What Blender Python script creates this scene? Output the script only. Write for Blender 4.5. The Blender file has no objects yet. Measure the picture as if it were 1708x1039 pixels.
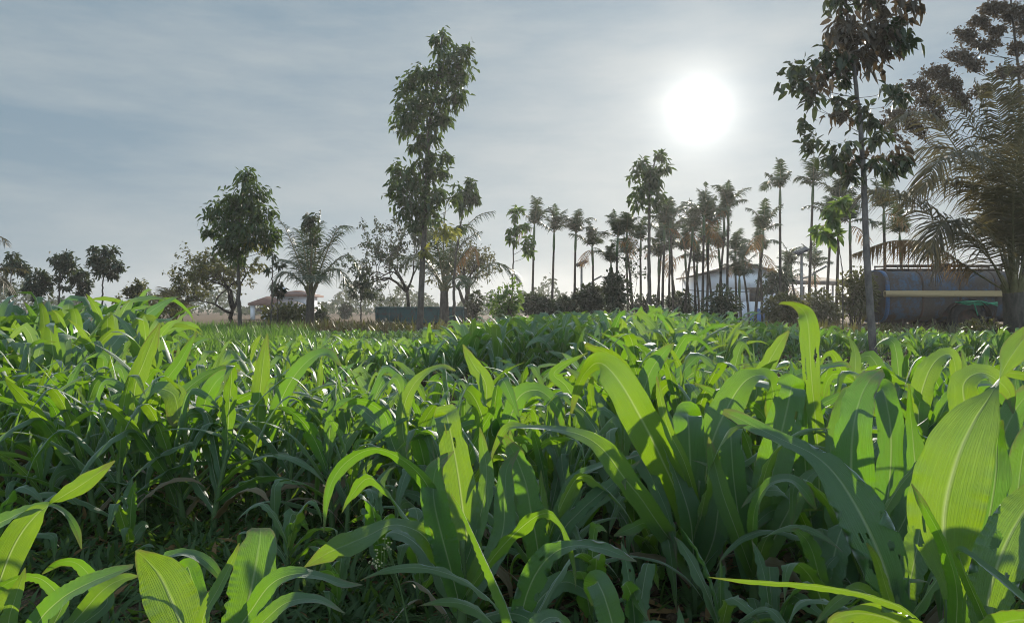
import bpy, math, numpy as np
from math import radians as R, sin, cos, pi
from mathutils import Vector
sc = bpy.context.scene
COL = sc.collection

# ------------------------------------------------------------------ camera
HC, F, CX, HOR = 0.75, 1290.0, 854.0, 515.0
cd = bpy.data.cameras.new("camera"); cam = bpy.data.objects.new("camera", cd); COL.objects.link(cam)
cam.location = (0, 0, HC); cam.rotation_euler = (R(90), 0, 0)
cd.sensor_width = 36; cd.lens = 36 * F / 1708; cd.shift_y = -4.5 / 1708
cd.clip_start = 0.05; cd.clip_end = 3000
sc.camera = cam
sc.render.resolution_x, sc.render.resolution_y = 1024, 622

# ------------------------------------------------------------------ sun and sky
SUN_AZ, SUN_EL = R(13.6), R(14.0)          # clockwise from +Y, above the horizon
SUN_DIR = Vector((sin(SUN_AZ) * cos(SUN_EL), cos(SUN_AZ) * cos(SUN_EL), sin(SUN_EL)))
ld = bpy.data.lights.new("sun", 'SUN'); sun = bpy.data.objects.new("sun", ld); COL.objects.link(sun)
ld.energy = 5.0; ld.angle = R(0.55); ld.color = (1.0, 0.90, 0.74)
sun.rotation_euler = SUN_DIR.to_track_quat('Z', 'Y').to_euler()
sc.view_settings.view_transform = 'Standard'; sc.view_settings.look = 'None'
sc.view_settings.exposure = 0.34; sc.view_settings.gamma = 1.0
sc.cycles.use_denoising = True; sc.cycles.filter_width = 1.05
sc.cycles.max_bounces = 10; sc.cycles.transmission_bounces = 8; sc.cycles.diffuse_bounces = 6
sc.cycles.glossy_bounces = 2; sc.cycles.volume_bounces = 0; sc.cycles.transparent_max_bounces = 8

w = bpy.data.worlds.new("World"); sc.world = w; w.use_nodes = True
nt = w.node_tree; nt.nodes.clear()
def N(nt, t, **k):
    n = nt.nodes.new(t)
    for a, v in k.items():
        if a.startswith('i_'):
            n.inputs[a[2:]].default_value = v
        elif a[0] == 'n' and a[1:].isdigit():
            n.inputs[int(a[1:])].default_value = v
        else: setattr(n, a, v)
    return n
def M(nt, op, a, b=None, c=None, clamp=False):
    n = nt.nodes.new('ShaderNodeMath'); n.operation = op; n.use_clamp = clamp
    for i, x in enumerate((a, b, c)):
        if x is None: continue
        if hasattr(x, 'links'): nt.links.new(x, n.inputs[i])
        else: n.inputs[i].default_value = x
    return n.outputs[0]
def MIX(nt, f, a, b, mode='MIX'):
    n = nt.nodes.new('ShaderNodeMix'); n.data_type = 'RGBA'; n.blend_type = mode; n.clamp_factor = True
    for s, x in ((0, f), (6, a), (7, b)):
        if hasattr(x, 'links'): nt.links.new(x, n.inputs[s])
        elif isinstance(x, (int, float)): n.inputs[s].default_value = x
        else: n.inputs[s].default_value = (*x, 1)
    return n.outputs[2]
def RAMP(nt, f, stops):
    n = nt.nodes.new('ShaderNodeValToRGB'); cr = n.color_ramp
    while len(cr.elements) < len(stops): cr.elements.new(0.5)
    for e, (p, c) in zip(cr.elements, stops):
        e.position = p; e.color = (*c, 1) if not isinstance(c, (int, float)) else (c, c, c, 1)
    nt.links.new(f, n.inputs[0]); return n.outputs[0]
def NOISE(nt, vec, scale, detail=4, rough=0.55, out=0):
    n = nt.nodes.new('ShaderNodeTexNoise'); n.inputs['Scale'].default_value = scale
    n.inputs['Detail'].default_value = detail; n.inputs['Roughness'].default_value = rough
    if vec is not None: nt.links.new(vec, n.inputs['Vector'])
    return n.outputs[out]

sky = N(nt, 'ShaderNodeTexSky', sky_type='NISHITA', sun_disc=False)
sky.sun_elevation = SUN_EL; sky.sun_rotation = SUN_AZ
sky.air_density = 1.0; sky.dust_density = 1.0; sky.ozone_density = 2.0
tc = N(nt, 'ShaderNodeTexCoord'); vec = tc.outputs['Generated']
sepw = N(nt, 'ShaderNodeSeparateXYZ'); nt.links.new(vec, sepw.inputs[0])
# thin high cloud: streaks stretched along the horizon
mp = N(nt, 'ShaderNodeMapping'); mp.inputs['Scale'].default_value = (1.3, 1.3, 5.5); mp.inputs['Rotation'].default_value = (0.0, 0.22, 0.0)
nt.links.new(vec, mp.inputs[0])
cl1 = NOISE(nt, mp.outputs[0], 1.7, 6, 0.55); cl2 = NOISE(nt, mp.outputs[0], 5.0, 5, 0.6)
cl = M(nt, 'ADD', M(nt, 'MULTIPLY', cl1, 0.75), M(nt, 'MULTIPLY', cl2, 0.25))
clf = RAMP(nt, cl, [(0.40, 0.0), (0.62, 1.0)])
elev = M(nt, 'MAXIMUM', sepw.outputs[2], 0.0)
hor = M(nt, 'POWER', M(nt, 'SUBTRACT', 1.0, elev, clamp=True), 5.0)
# Nishita behind, the layer of cirrus haze in front of it
nis = MIX(nt, 1.0, sky.outputs[0], (0.045, 0.047, 0.052), 'MULTIPLY')
thin = MIX(nt, clf, (0.168, 0.250, 0.318), (0.312, 0.365, 0.395))
lay = MIX(nt, M(nt, 'MULTIPLY', hor, 0.42), thin, (0.315, 0.36, 0.385))
skyc = MIX(nt, 0.93, nis, lay)
# unseen sky overhead and behind the camera, brightened as added fill light
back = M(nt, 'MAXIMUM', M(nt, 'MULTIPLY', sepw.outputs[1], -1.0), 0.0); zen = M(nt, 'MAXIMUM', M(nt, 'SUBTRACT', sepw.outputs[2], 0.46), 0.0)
front = M(nt, 'ADD', 1.0, M(nt, 'ADD', M(nt, 'MULTIPLY', back, 1.7), M(nt, 'MULTIPLY', zen, 2.1)))  # gain of the added fill, rising overhead and behind the camera
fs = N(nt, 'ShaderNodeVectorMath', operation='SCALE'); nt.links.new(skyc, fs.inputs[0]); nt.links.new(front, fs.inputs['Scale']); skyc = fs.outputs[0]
# aureole of the sun seen through the cloud
dt = N(nt, 'ShaderNodeVectorMath', operation='DOT_PRODUCT'); nrm = N(nt, 'ShaderNodeVectorMath', operation='NORMALIZE')
nt.links.new(vec, nrm.inputs[0]); nt.links.new(nrm.outputs[0], dt.inputs[0]); dt.inputs[1].default_value = SUN_DIR
ang = M(nt, 'ARCCOSINE', M(nt, 'MINIMUM', dt.outputs['Value'], 0.999999))
deg = M(nt, 'MULTIPLY', ang, 180 / pi)
core = M(nt, 'MULTIPLY', M(nt, 'EXPONENT', M(nt, 'MULTIPLY', M(nt, 'POWER', M(nt, 'DIVIDE', deg, 1.6), 1.25), -1.0)), 1.1)
mid = M(nt, 'MULTIPLY', M(nt, 'EXPONENT', M(nt, 'DIVIDE', deg, -5.0)), 0.17)
wide = M(nt, 'MULTIPLY', M(nt, 'EXPONENT', M(nt, 'DIVIDE', deg, -14.0)), 0.08)
aur = M(nt, 'ADD', core, M(nt, 'ADD', mid, wide))
aurc = MIX(nt, 1.0, N(nt, 'ShaderNodeRGB').outputs[0], (1.0, 0.97, 0.92), 'MULTIPLY')
vm = N(nt, 'ShaderNodeVectorMath', operation='SCALE'); vm.inputs[0].default_value = (1.0, 0.955, 0.87); nt.links.new(aur, vm.inputs['Scale'])
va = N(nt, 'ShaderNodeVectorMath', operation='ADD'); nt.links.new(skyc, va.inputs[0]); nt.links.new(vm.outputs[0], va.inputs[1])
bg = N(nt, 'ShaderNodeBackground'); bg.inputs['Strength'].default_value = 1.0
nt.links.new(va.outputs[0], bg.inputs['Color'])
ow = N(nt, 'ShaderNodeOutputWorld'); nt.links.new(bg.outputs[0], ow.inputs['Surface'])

# ------------------------------------------------------------------ helpers
def P(px, py, d):
    return np.array([(px - CX) / F * d, d, HC + (HOR - py) / F * d])
def GX(px, d): return (px - CX) / F * d
def new(name): 
    m = bpy.data.materials.new(name); m.use_nodes = True; m.node_tree.nodes.clear(); return m, m.node_tree
def finish(nt, sh):
    o = nt.nodes.new('ShaderNodeOutputMaterial'); nt.links.new(sh, o.inputs[0])
def princ(nt, col, rough=0.6, spec=0.3, bump=None, metal=0.0, bstr=0.3):
    p = nt.nodes.new('ShaderNodeBsdfPrincipled')
    if hasattr(col, 'links'): nt.links.new(col, p.inputs['Base Color'])
    else: p.inputs['Base Color'].default_value = (*col, 1)
    if hasattr(rough, 'links'): nt.links.new(rough, p.inputs['Roughness'])
    else: p.inputs['Roughness'].default_value = rough
    p.inputs['Specular IOR Level'].default_value = spec; p.inputs['Metallic'].default_value = metal
    if bump is not None:
        b = nt.nodes.new('ShaderNodeBump'); b.inputs['Strength'].default_value = bstr; b.inputs['Distance'].default_value = 0.02
        nt.links.new(bump, b.inputs['Height']); nt.links.new(b.outputs[0], p.inputs['Normal'])
    return p.outputs[0]
def plain(name, a, b, scale=6, rough=0.7, spec=0.25, metal=0.0, bstr=0.25, stretch=(1, 1, 1)):
    m, nt = new(name); t = N(nt, 'ShaderNodeTexCoord'); mp = N(nt, 'ShaderNodeMapping'); mp.inputs['Scale'].default_value = stretch
    nt.links.new(t.outputs['Object'], mp.inputs[0])
    n = NOISE(nt, mp.outputs[0], scale, 6, 0.62); n2 = NOISE(nt, mp.outputs[0], scale * 6, 3)
    c = MIX(nt, RAMP(nt, n, [(0.35, 0.0), (0.65, 1.0)]), a, b)
    finish(nt, princ(nt, c, rough, spec, M(nt, 'ADD', n, M(nt, 'MULTIPLY', n2, 0.5)), metal, bstr)); return m
def maize_mat(name, dark, light, trans, tmix, dry=False, far=False):
    m, nt = new(name)
    at = N(nt, 'ShaderNodeAttribute', attribute_name='luv'); sp = N(nt, 'ShaderNodeSeparateXYZ'); nt.links.new(at.outputs['Vector'], sp.inputs[0])
    u, v, r = sp.outputs[0], sp.outputs[1], sp.outputs[2]
    au = M(nt, 'ABSOLUTE', u)
    cmb = N(nt, 'ShaderNodeCombineXYZ'); nt.links.new(M(nt, 'MULTIPLY', u, 9.0), cmb.inputs[0]); nt.links.new(M(nt, 'MULTIPLY', v, 1.2), cmb.inputs[1]); nt.links.new(M(nt, 'MULTIPLY', r, 40.0), cmb.inputs[2])
    streak = NOISE(nt, cmb.outputs[0], 2.2, 4, 0.7)
    cm2 = N(nt, 'ShaderNodeCombineXYZ'); nt.links.new(M(nt, 'MULTIPLY', u, 1.0), cm2.inputs[0]); nt.links.new(M(nt, 'MULTIPLY', v, 5.0), cm2.inputs[1]); nt.links.new(M(nt, 'MULTIPLY', r, 57.0), cm2.inputs[2])
    blot = NOISE(nt, cm2.outputs[0], 1.6, 5, 0.65)
    vein = M(nt, 'ADD', 0.5, M(nt, 'MULTIPLY', M(nt, 'SINE', M(nt, 'ADD', M(nt, 'MULTIPLY', u, 74.0), M(nt, 'MULTIPLY', streak, 15.0))), 0.5))
    midr = M(nt, 'SUBTRACT', 1.0, M(nt, 'SMOOTH_MIN', M(nt, 'DIVIDE', au, 0.085), 1.0, 0.2), clamp=True)
    midr = M(nt, 'MULTIPLY', midr, M(nt, 'SUBTRACT', 1.15, v, clamp=True))
    f = M(nt, 'ADD', M(nt, 'MULTIPLY', streak, 0.75), M(nt, 'MULTIPLY', M(nt, 'SUBTRACT', r, 0.5), 0.7), clamp=True)
    base = MIX(nt, f, dark, light)
    cm3 = N(nt, 'ShaderNodeCombineXYZ'); nt.links.new(M(nt, 'MULTIPLY', u, 6.0), cm3.inputs[0]); nt.links.new(M(nt, 'MULTIPLY', v, 34.0), cm3.inputs[1]); nt.links.new(M(nt, 'MULTIPLY', r, 31.0), cm3.inputs[2])
    spk = RAMP(nt, NOISE(nt, cm3.outputs[0], 2.0, 3, 0.6), [(0.66, 0.0), (0.72, 1.0)])
    base = MIX(nt, M(nt, 'MULTIPLY', spk, 0.45), base, (0.20, 0.19, 0.11))
    base = MIX(nt, M(nt, 'MULTIPLY', vein, 0.20), base, tuple(x * 0.5 for x in dark))
    base = MIX(nt, M(nt, 'MULTIPLY', midr, 0.85), base, (0.34, 0.42, 0.27))
    trans_n = MIX(nt, r, (trans[0] * 0.55, trans[1] * 0.92, trans[2] * 1.3), trans); tr = MIX(nt, M(nt, 'MULTIPLY', spk, 0.4), trans_n, (0.16, 0.2, 0.05))
    tr = MIX(nt, M(nt, 'MULTIPLY', M(nt, 'MULTIPLY', vein, blot), 0.42), tr, tuple(x * 0.62 for x in trans))
    tr = MIX(nt, M(nt, 'MULTIPLY', RAMP(nt, blot, [(0.40, 0.0), (0.7, 1.0)]), 0.55), tr, (trans[0] * 0.62, trans[1] * 0.8, trans[2]))
    tr = MIX(nt, M(nt, 'MULTIPLY', midr, 0.85), tr, (0.62, 0.74, 0.28))
    # dried tips and torn margins, bleached brown
    edge = M(nt, 'ADD', M(nt, 'POWER', v, 5.0), M(nt, 'MULTIPLY', M(nt, 'POWER', au, 6.0), 0.55))
    dryf = RAMP(nt, M(nt, 'ADD', M(nt, 'MULTIPLY', edge, 0.42), M(nt, 'MULTIPLY', blot, 0.62)), [(0.575, 0.0), (0.70, 1.0)])
    old = RAMP(nt, r, [(0.945, 0.0), (0.965, 1.0)])
    dryf = M(nt, 'MAXIMUM', M(nt, 'MULTIPLY', dryf, 0.55), old)
    base = MIX(nt, dryf, base, (0.20, 0.155, 0.085)); tr = MIX(nt, dryf, tr, (0.22, 0.15, 0.05))
    rough = M(nt, 'ADD', 0.42, M(nt, 'MULTIPLY', streak, 0.22))
    bmp = M(nt, 'ADD', M(nt, 'MULTIPLY', vein, 0.22), M(nt, 'ADD', M(nt, 'MULTIPLY', midr, -1.5), M(nt, 'MULTIPLY', blot, 1.2)))
    s = nt.nodes.new('ShaderNodeBsdfDiffuse'); nt.links.new(base, s.inputs[0])
    t = nt.nodes.new('ShaderNodeBsdfTranslucent'); nt.links.new(tr, t.inputs[0])
    mx = nt.nodes.new('ShaderNodeMixShader'); mx.inputs[0].default_value = tmix
    nt.links.new(s.outputs[0], mx.inputs[1]); nt.links.new(t.outputs[0], mx.inputs[2])
    # waxy surface: reflects more at a glancing angle, alike on both faces
    gl = nt.nodes.new('ShaderNodeBsdfGlossy'); gl.inputs['Color'].default_value = (0.93, 0.97, 1, 1); nt.links.new(rough, gl.inputs['Roughness'])
    lw = nt.nodes.new('ShaderNodeLayerWeight'); lw.inputs[0].default_value = 0.5
    fr = M(nt, 'ADD', 0.05, M(nt, 'MULTIPLY', M(nt, 'POWER', lw.outputs['Facing'], 4.0), 0.34))
    if not far:
        b = nt.nodes.new('ShaderNodeBump'); b.inputs['Strength'].default_value = 0.6; b.inputs['Distance'].default_value = 0.005
        nt.links.new(bmp, b.inputs['Height'])
        for x in (s, gl, t): nt.links.new(b.outputs[0], x.inputs['Normal'])
    m2 = nt.nodes.new('ShaderNodeMixShader'); nt.links.new(fr, m2.inputs[0]); nt.links.new(mx.outputs[0], m2.inputs[1]); nt.links.new(gl.outputs[0], m2.inputs[2])
    finish(nt, m2.outputs[0]); return m
def leaf_mat(name, a, b, trans, tmix=0.35, rough=0.45, spec=0.4):
    m, nt = new(name)
    at = N(nt, 'ShaderNodeAttribute', attribute_name='luv'); sp = N(nt, 'ShaderNodeSeparateXYZ'); nt.links.new(at.outputs['Vector'], sp.inputs[0])
    r = sp.outputs[2]
    t = N(nt, 'ShaderNodeTexCoord'); n = NOISE(nt, t.outputs['Object'], 1.3, 3)
    f = M(nt, 'ADD', M(nt, 'MULTIPLY', r, 0.6), M(nt, 'MULTIPLY', n, 0.45), clamp=True)
    base = MIX(nt, f, a, b); tr = MIX(nt, f, tuple(x * 0.7 for x in trans), trans)
    s = princ(nt, base, rough, spec)
    q = nt.nodes.new('ShaderNodeBsdfTranslucent'); nt.links.new(tr, q.inputs[0])
    mx = nt.nodes.new('ShaderNodeMixShader'); mx.inputs[0].default_value = tmix
    nt.links.new(s, mx.inputs[1]); nt.links.new(q.outputs[0], mx.inputs[2]); finish(nt, mx.outputs[0]); return m

MAT = {}
MAT['maize'] = maize_mat('maize_leaf', (0.033, 0.096, 0.042), (0.062, 0.145, 0.050), (0.35, 0.53, 0.010), 0.44)
MAT['maize_far'] = maize_mat('maize_leaf_distant', (0.033, 0.098, 0.043), (0.064, 0.150, 0.052), (0.35, 0.52, 0.03), 0.42, far=True)
MAT['stalk'] = plain('maize_stalk', (0.05, 0.10, 0.035), (0.09, 0.14, 0.05), 25, 0.5, 0.3, stretch=(1, 1, 0.2))
MAT['tree_leaf'] = leaf_mat('tree_leaf', (0.013, 0.034, 0.016), (0.034, 0.066, 0.022), (0.15, 0.24, 0.03), 0.30)
MAT['pale_leaf'] = leaf_mat('pale_tree_leaf', (0.03, 0.08, 0.025), (0.06, 0.12, 0.03), (0.25, 0.40, 0.05), 0.40)
MAT['yellow_leaf'] = leaf_mat('yellowing_leaf', (0.08, 0.10, 0.025), (0.12, 0.12, 0.03), (0.40, 0.42, 0.06), 0.40)
MAT['dark_leaf'] = leaf_mat('dull_dark_leaf', (0.017, 0.031, 0.018), (0.032, 0.050, 0.024), (0.10, 0.14, 0.03), 0.22)
MAT['flare_tinted_leaf'] = leaf_mat('flare_tinted_leaf', (0.036, 0.032, 0.024), (0.062, 0.050, 0.034), (0.16, 0.11, 0.05), 0.26)  # reddish lens glare put into the colour of dark leaves
MAT['olive_leaf'] = leaf_mat('olive_leaf', (0.04, 0.05, 0.02), (0.08, 0.085, 0.03), (0.22, 0.22, 0.05), 0.30)
MAT['palm_leaf'] = leaf_mat('palm_leaflet', (0.012, 0.030, 0.015), (0.028, 0.052, 0.020), (0.11, 0.18, 0.03), 0.22, 0.4, 0.45)
MAT['coco_leaf'] = leaf_mat('coconut_leaflet', (0.034, 0.036, 0.022), (0.068, 0.060, 0.035), (0.20, 0.17, 0.06), 0.30, 0.5, 0.3)
MAT['dry_leaf'] = leaf_mat('dead_leaf', (0.10, 0.06, 0.03), (0.20, 0.13, 0.06), (0.35, 0.20, 0.07), 0.30, 0.7, 0.15)
MAT['weed'] = leaf_mat('weed_leaf', (0.02, 0.05, 0.02), (0.05, 0.095, 0.03), (0.16, 0.28, 0.03), 0.35, 0.55, 0.25)
MAT['grass'] = leaf_mat('grass_blade', (0.045, 0.115, 0.03), (0.085, 0.17, 0.045), (0.28, 0.50, 0.06), 0.42, 0.5, 0.3)
MAT['bark'] = plain('grey_bark', (0.055, 0.048, 0.042), (0.12, 0.105, 0.09), 14, 0.9, 0.15, bstr=0.8, stretch=(1, 1, 0.35))
MAT['pale_bark'] = plain('pale_mottled_bark', (.07, .065, .065), (.17, .155, .145), 9, 0.9, 0.15, bstr=0.8, stretch=(1, 1, 0.5))
MAT['straw'] = leaf_mat('straw', (.085, .065, .04), (.14, .115, .065), (.22, .17, .07), .30, .7, .15)
MAT['dark_bark'] = plain('dark_bark', (0.03, 0.026, 0.023), (0.065, 0.055, 0.045), 14, 0.9, 0.15, bstr=0.8, stretch=(1, 1, 0.35))
MAT['rachis'] = plain('palm_rachis', (0.10, 0.10, 0.04), (0.17, 0.14, 0.07), 10, 0.6, 0.3)
MAT['shaft'] = plain('palm_crownshaft', (0.05, 0.10, 0.04), (0.08, 0.13, 0.05), 8, 0.45, 0.35)

def mk(name, V, Q, mat, parent=None, A=None, smooth=True, origin=None):
    V = np.asarray(V, np.float32).reshape(-1, 3)
    if origin is not None: V = V - np.asarray(origin, np.float32)
    me = bpy.data.meshes.new(name)
    fs = [q for q in (Q if isinstance(Q, list) else [Q]) if len(q)]
    me.vertices.add(len(V)); me.vertices.foreach_set('co', V.ravel())
    li = np.concatenate([np.asarray(q, np.int32).ravel() for q in fs])
    ls = np.concatenate([np.full(len(q), np.asarray(q).shape[1], np.int32) for q in fs])
    st = np.concatenate([[0], np.cumsum(ls)[:-1]]).astype(np.int32)
    me.loops.add(len(li)); me.loops.foreach_set('vertex_index', li)
    me.polygons.add(len(ls)); me.polygons.foreach_set('loop_start', st)
    if smooth: me.polygons.foreach_set('use_smooth', np.ones(len(ls), bool))
    if A is not None:
        a = me.attributes.new('luv', 'FLOAT_VECTOR', 'POINT'); a.data.foreach_set('vector', np.asarray(A, np.float32).ravel())
    me.update(calc_edges=True); me.validate()
    me.materials.append(MAT[mat] if isinstance(mat, str) else mat)
    o = bpy.data.objects.new(name, me); COL.objects.link(o)
    if parent is not None: o.parent = parent
    return o
def tag(o, label=None, cat=None, group=None, kind=None):
    if label: o['label'] = label
    if cat: o['category'] = cat
    if group: o['group'] = group
    if kind: o['kind'] = kind
    return o
def thing(name, label, cat, loc, group=None):
    o = bpy.data.objects.new(name, None); o.empty_display_size = 0.2; COL.objects.link(o)
    o.location = tuple(float(x) for x in loc); return tag(o, label, cat, group)
def copy_tree(o, parent=None):
    c = o.copy(); COL.objects.link(c)
    if parent is not None: c.parent = parent
    for ch in list(o.children): copy_tree(ch, c)
    return c
class Acc:
    """collects geometry for ONE mesh"""
    def __init__(s): s.V = []; s.Q = {}; s.A = []; s.n = 0
    def add(s, V, Q, A=None):
        V = np.asarray(V, float).reshape(-1, 3); Q = Q if isinstance(Q, list) else [Q]
        for q in Q:
            q = np.asarray(q, int)
            if len(q): s.Q.setdefault(q.shape[1], []).append(q + s.n)
        s.V.append(V); s.A.append(np.zeros((len(V), 3)) if A is None else A); s.n += len(V)
    def build(s, name, mat, parent=None, origin=None, smooth=True):
        if not s.n: return None
        return mk(name, np.concatenate(s.V), [np.concatenate(q) for q in s.Q.values()], mat, parent, np.concatenate(s.A), smooth, origin)
    def box(s, lo, hi, rot=None, piv=None):
        lo, hi = np.asarray(lo, float), np.asarray(hi, float)
        V = np.array([[x, y, z] for x in (lo[0], hi[0]) for y in (lo[1], hi[1]) for z in (lo[2], hi[2])])
        if rot is not None: V = (V - piv) @ rot.T + piv
        s.add(V, np.array([[0, 1, 3, 2], [4, 6, 7, 5], [0, 4, 5, 1], [2, 3, 7, 6], [0, 2, 6, 4], [1, 5, 7, 3]])); return s
    def bbox(s, lo, hi, b=0.01):
        """box with chamfered edges along all sides"""
        lo, hi = np.asarray(lo, float), np.asarray(hi, float); c = (lo + hi) / 2; h = (hi - lo) / 2; b = min(b, h.min() * 0.45)
        V = []; 
        for sx in (-1, 1):
            for sy in (-1, 1):
                for sz in (-1, 1):
                    g = np.array([sx, sy, sz])
                    for ax in range(3):
                        q = h - b; q[ax] = h[ax]; V.append(c + g * q)
        idx = lambda sx, sy, sz, ax: ((sx * 2 + sy) * 2 + sz) * 3 + ax
        Q = []; T = []
        for ax in range(3):
            o1, o2 = [(1, 2), (2, 0), (0, 1)][ax]
            for sg in (0, 1):
                f = []
                for p, q in ((0, 0), (1, 0), (1, 1), (0, 1)):
                    k = [0, 0, 0]; k[ax] = sg; k[o1] = p; k[o2] = q; f.append(idx(*k, ax))
                Q.append(f if sg else f[::-1])
            for p in (0, 1):
                for q in (0, 1):
                    k0 = [0, 0, 0]; k0[o1] = p; k0[o2] = q; k1 = list(k0); k1[ax] = 1
                    Q.append([idx(*k0, o1), idx(*k1, o1), idx(*k1, o2), idx(*k0, o2)])
        for sx in (0, 1):
            for sy in (0, 1):
                for sz in (0, 1): T.append([idx(sx, sy, sz, a) for a in range(3)])
        s.add(np.array(V), [np.array(Q), np.array(T)]); return s
    def tube(s, pts, rad, k=6, cap=True, rnd=0.5):
        pts = np.asarray(pts, float); n = len(pts); rad = np.broadcast_to(np.asarray(rad, float), (n,))
        T = np.gradient(pts, axis=0); T /= np.linalg.norm(T, axis=1)[:, None] + 1e-9
        ref = np.array([0.37, 0.91, 0.18]) if abs(T[0] @ np.array([0.37, 0.91, 0.18])) < 0.9 else np.array([1.0, 0, 0])
        U = np.cross(T, ref); U /= np.linalg.norm(U, axis=1)[:, None] + 1e-9; W = np.cross(T, U)
        a = np.arange(k) * 2 * pi / k
        V = pts[:, None] + rad[:, None, None] * (np.cos(a)[None, :, None] * U[:, None] + np.sin(a)[None, :, None] * W[:, None])
        i = np.arange(n - 1)[:, None] * k; j = np.arange(k)[None, :]; j2 = (j + 1) % k
        Q = np.stack([i + j, i + j2, i + k + j2, i + k + j], -1).reshape(-1, 4)
        A = np.zeros((n * k, 3)); A[:, 2] = rnd
        Qs = [Q]
        if cap: Qs.append(np.array([np.arange(k)[::-1]])) ; Qs.append(np.array([np.arange(k) + (n - 1) * k]))
        if cap and k == 4: Qs = [np.concatenate(Qs)]
        s.add(V.reshape(-1, 3), Qs, A); return s
    def lathe(s, prof, axis_o, axis=(0, 0, 1), k=20):
        """prof: (radius, height along axis)"""
        ax = np.asarray(axis, float); ax /= np.linalg.norm(ax); r0 = np.array([0, 0, 1.0]) if abs(ax[2]) < 0.9 else np.array([1.0, 0, 0])
        U = np.cross(ax, r0); U /= np.linalg.norm(U); W = np.cross(ax, U); a = np.arange(k) * 2 * pi / k
        ring = np.cos(a)[:, None] * U + np.sin(a)[:, None] * W
        V = np.concatenate([np.asarray(axis_o) + h * ax + max(r, 1e-4) * ring for r, h in prof]); n = len(prof)
        i = np.arange(n - 1)[:, None] * k; j = np.arange(k)[None, :]; j2 = (j + 1) % k
        s.add(V, np.stack([i + j, i + j2, i + k + j2, i + k + j], -1).reshape(-1, 4)); return s
def spline(p, n):
    """Catmull-Rom through rows of p, n samples evenly in chord length"""
    p = np.asarray(p, float); 
    if len(p) == 2: t = np.linspace(0, 1, n)[:, None]; return p[0] * (1 - t) + p[1] * t
    q = np.concatenate([[2 * p[0] - p[1]], p, [2 * p[-1] - p[-2]]])
    out = []
    for i in range(len(p) - 1):
        a, b, c, d = q[i:i + 4]; t = np.linspace(0, 1, 24, endpoint=(i == len(p) - 2))[:, None]
        out.append(0.5 * ((2 * b) + (-a + c) * t + (2 * a - 5 * b + 4 * c - d) * t ** 2 + (-a + 3 * b - 3 * c + d) * t ** 3))
    o = np.concatenate(out); L = np.concatenate([[0], np.cumsum(np.linalg.norm(np.diff(o[:, :3], axis=0), axis=1))]); s = np.linspace(0, L[-1], n)
    return np.stack([np.interp(s, L, o[:, k]) for k in range(o.shape[1])], 1)
def unit(v): return v / (np.linalg.norm(v, axis=-1, keepdims=True) + 1e-9)

# ------------------------------------------------------------------ the setting: ground
def ground():
    rg = np.random.default_rng(1)
    ys = np.concatenate([np.linspace(-3, 9, 150), np.linspace(9.3, 60, 60), np.geomspace(66, 900, 20)])
    us = np.linspace(-1, 1, 121); us = np.sign(us) * np.abs(us) ** 1.3
    Y, U = np.meshgrid(ys, us, indexing='ij'); X = U * (9 + np.maximum(Y, 0) * 1.1)
    Z = 0.018 * np.sin(X * 7.3 + 2 * np.sin(Y * 3)) * np.sin(Y * 8.1 + 1.3) + 0.02 * np.sin(X * 1.7 + Y * 2.3) + rg.normal(0, 0.011, X.shape)
    Z *= np.clip((30 - Y) / 20, 0.0, 1)
    n, m = X.shape; i = np.arange(n - 1)[:, None] * m; j = np.arange(m - 1)[None, :]
    Q = np.stack([i + j, i + j + 1, i + m + j + 1, i + m + j], -1).reshape(-1, 4)
    m_, nt = new('field_soil'); t = N(nt, 'ShaderNodeTexCoord'); v = t.outputs['Object']
    a, b, c = NOISE(nt, v, 1.1, 5), NOISE(nt, v, 14, 6, 0.7), NOISE(nt, v, 70, 4, 0.7)
    col = MIX(nt, RAMP(nt, b, [(0.3, 0.0), (0.7, 1.0)]), (0.035, 0.025, 0.018), (0.11, 0.078, 0.052))
    col = MIX(nt, RAMP(nt, c, [(0.60, 0.0), (0.74, 1.0)]), col, (0.13, 0.10, 0.06))
    col = MIX(nt, RAMP(nt, a, [(0.5, 0.0), (0.7, 0.6)]), col, (0.05, 0.055, 0.025))
    sp = N(nt, 'ShaderNodeSeparateXYZ'); nt.links.new(v, sp.inputs[0])
    far = RAMP(nt, M(nt, 'DIVIDE', sp.outputs[1], 60.0), [(0.28, 0.0), (0.45, 1.0)])
    col = MIX(nt, far, col, MIX(nt, a, (0.12, 0.075, 0.05), (0.17, 0.12, 0.075)))
    finish(nt, princ(nt, col, 0.95, 0.1, M(nt, 'ADD', b, c), 0, 0.9))
    tag(mk('ground', np.stack([X, Y, Z], -1), Q, m_), 'dark brown tilled soil of the maize field', 'ground', kind='structure')
ground()

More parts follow.
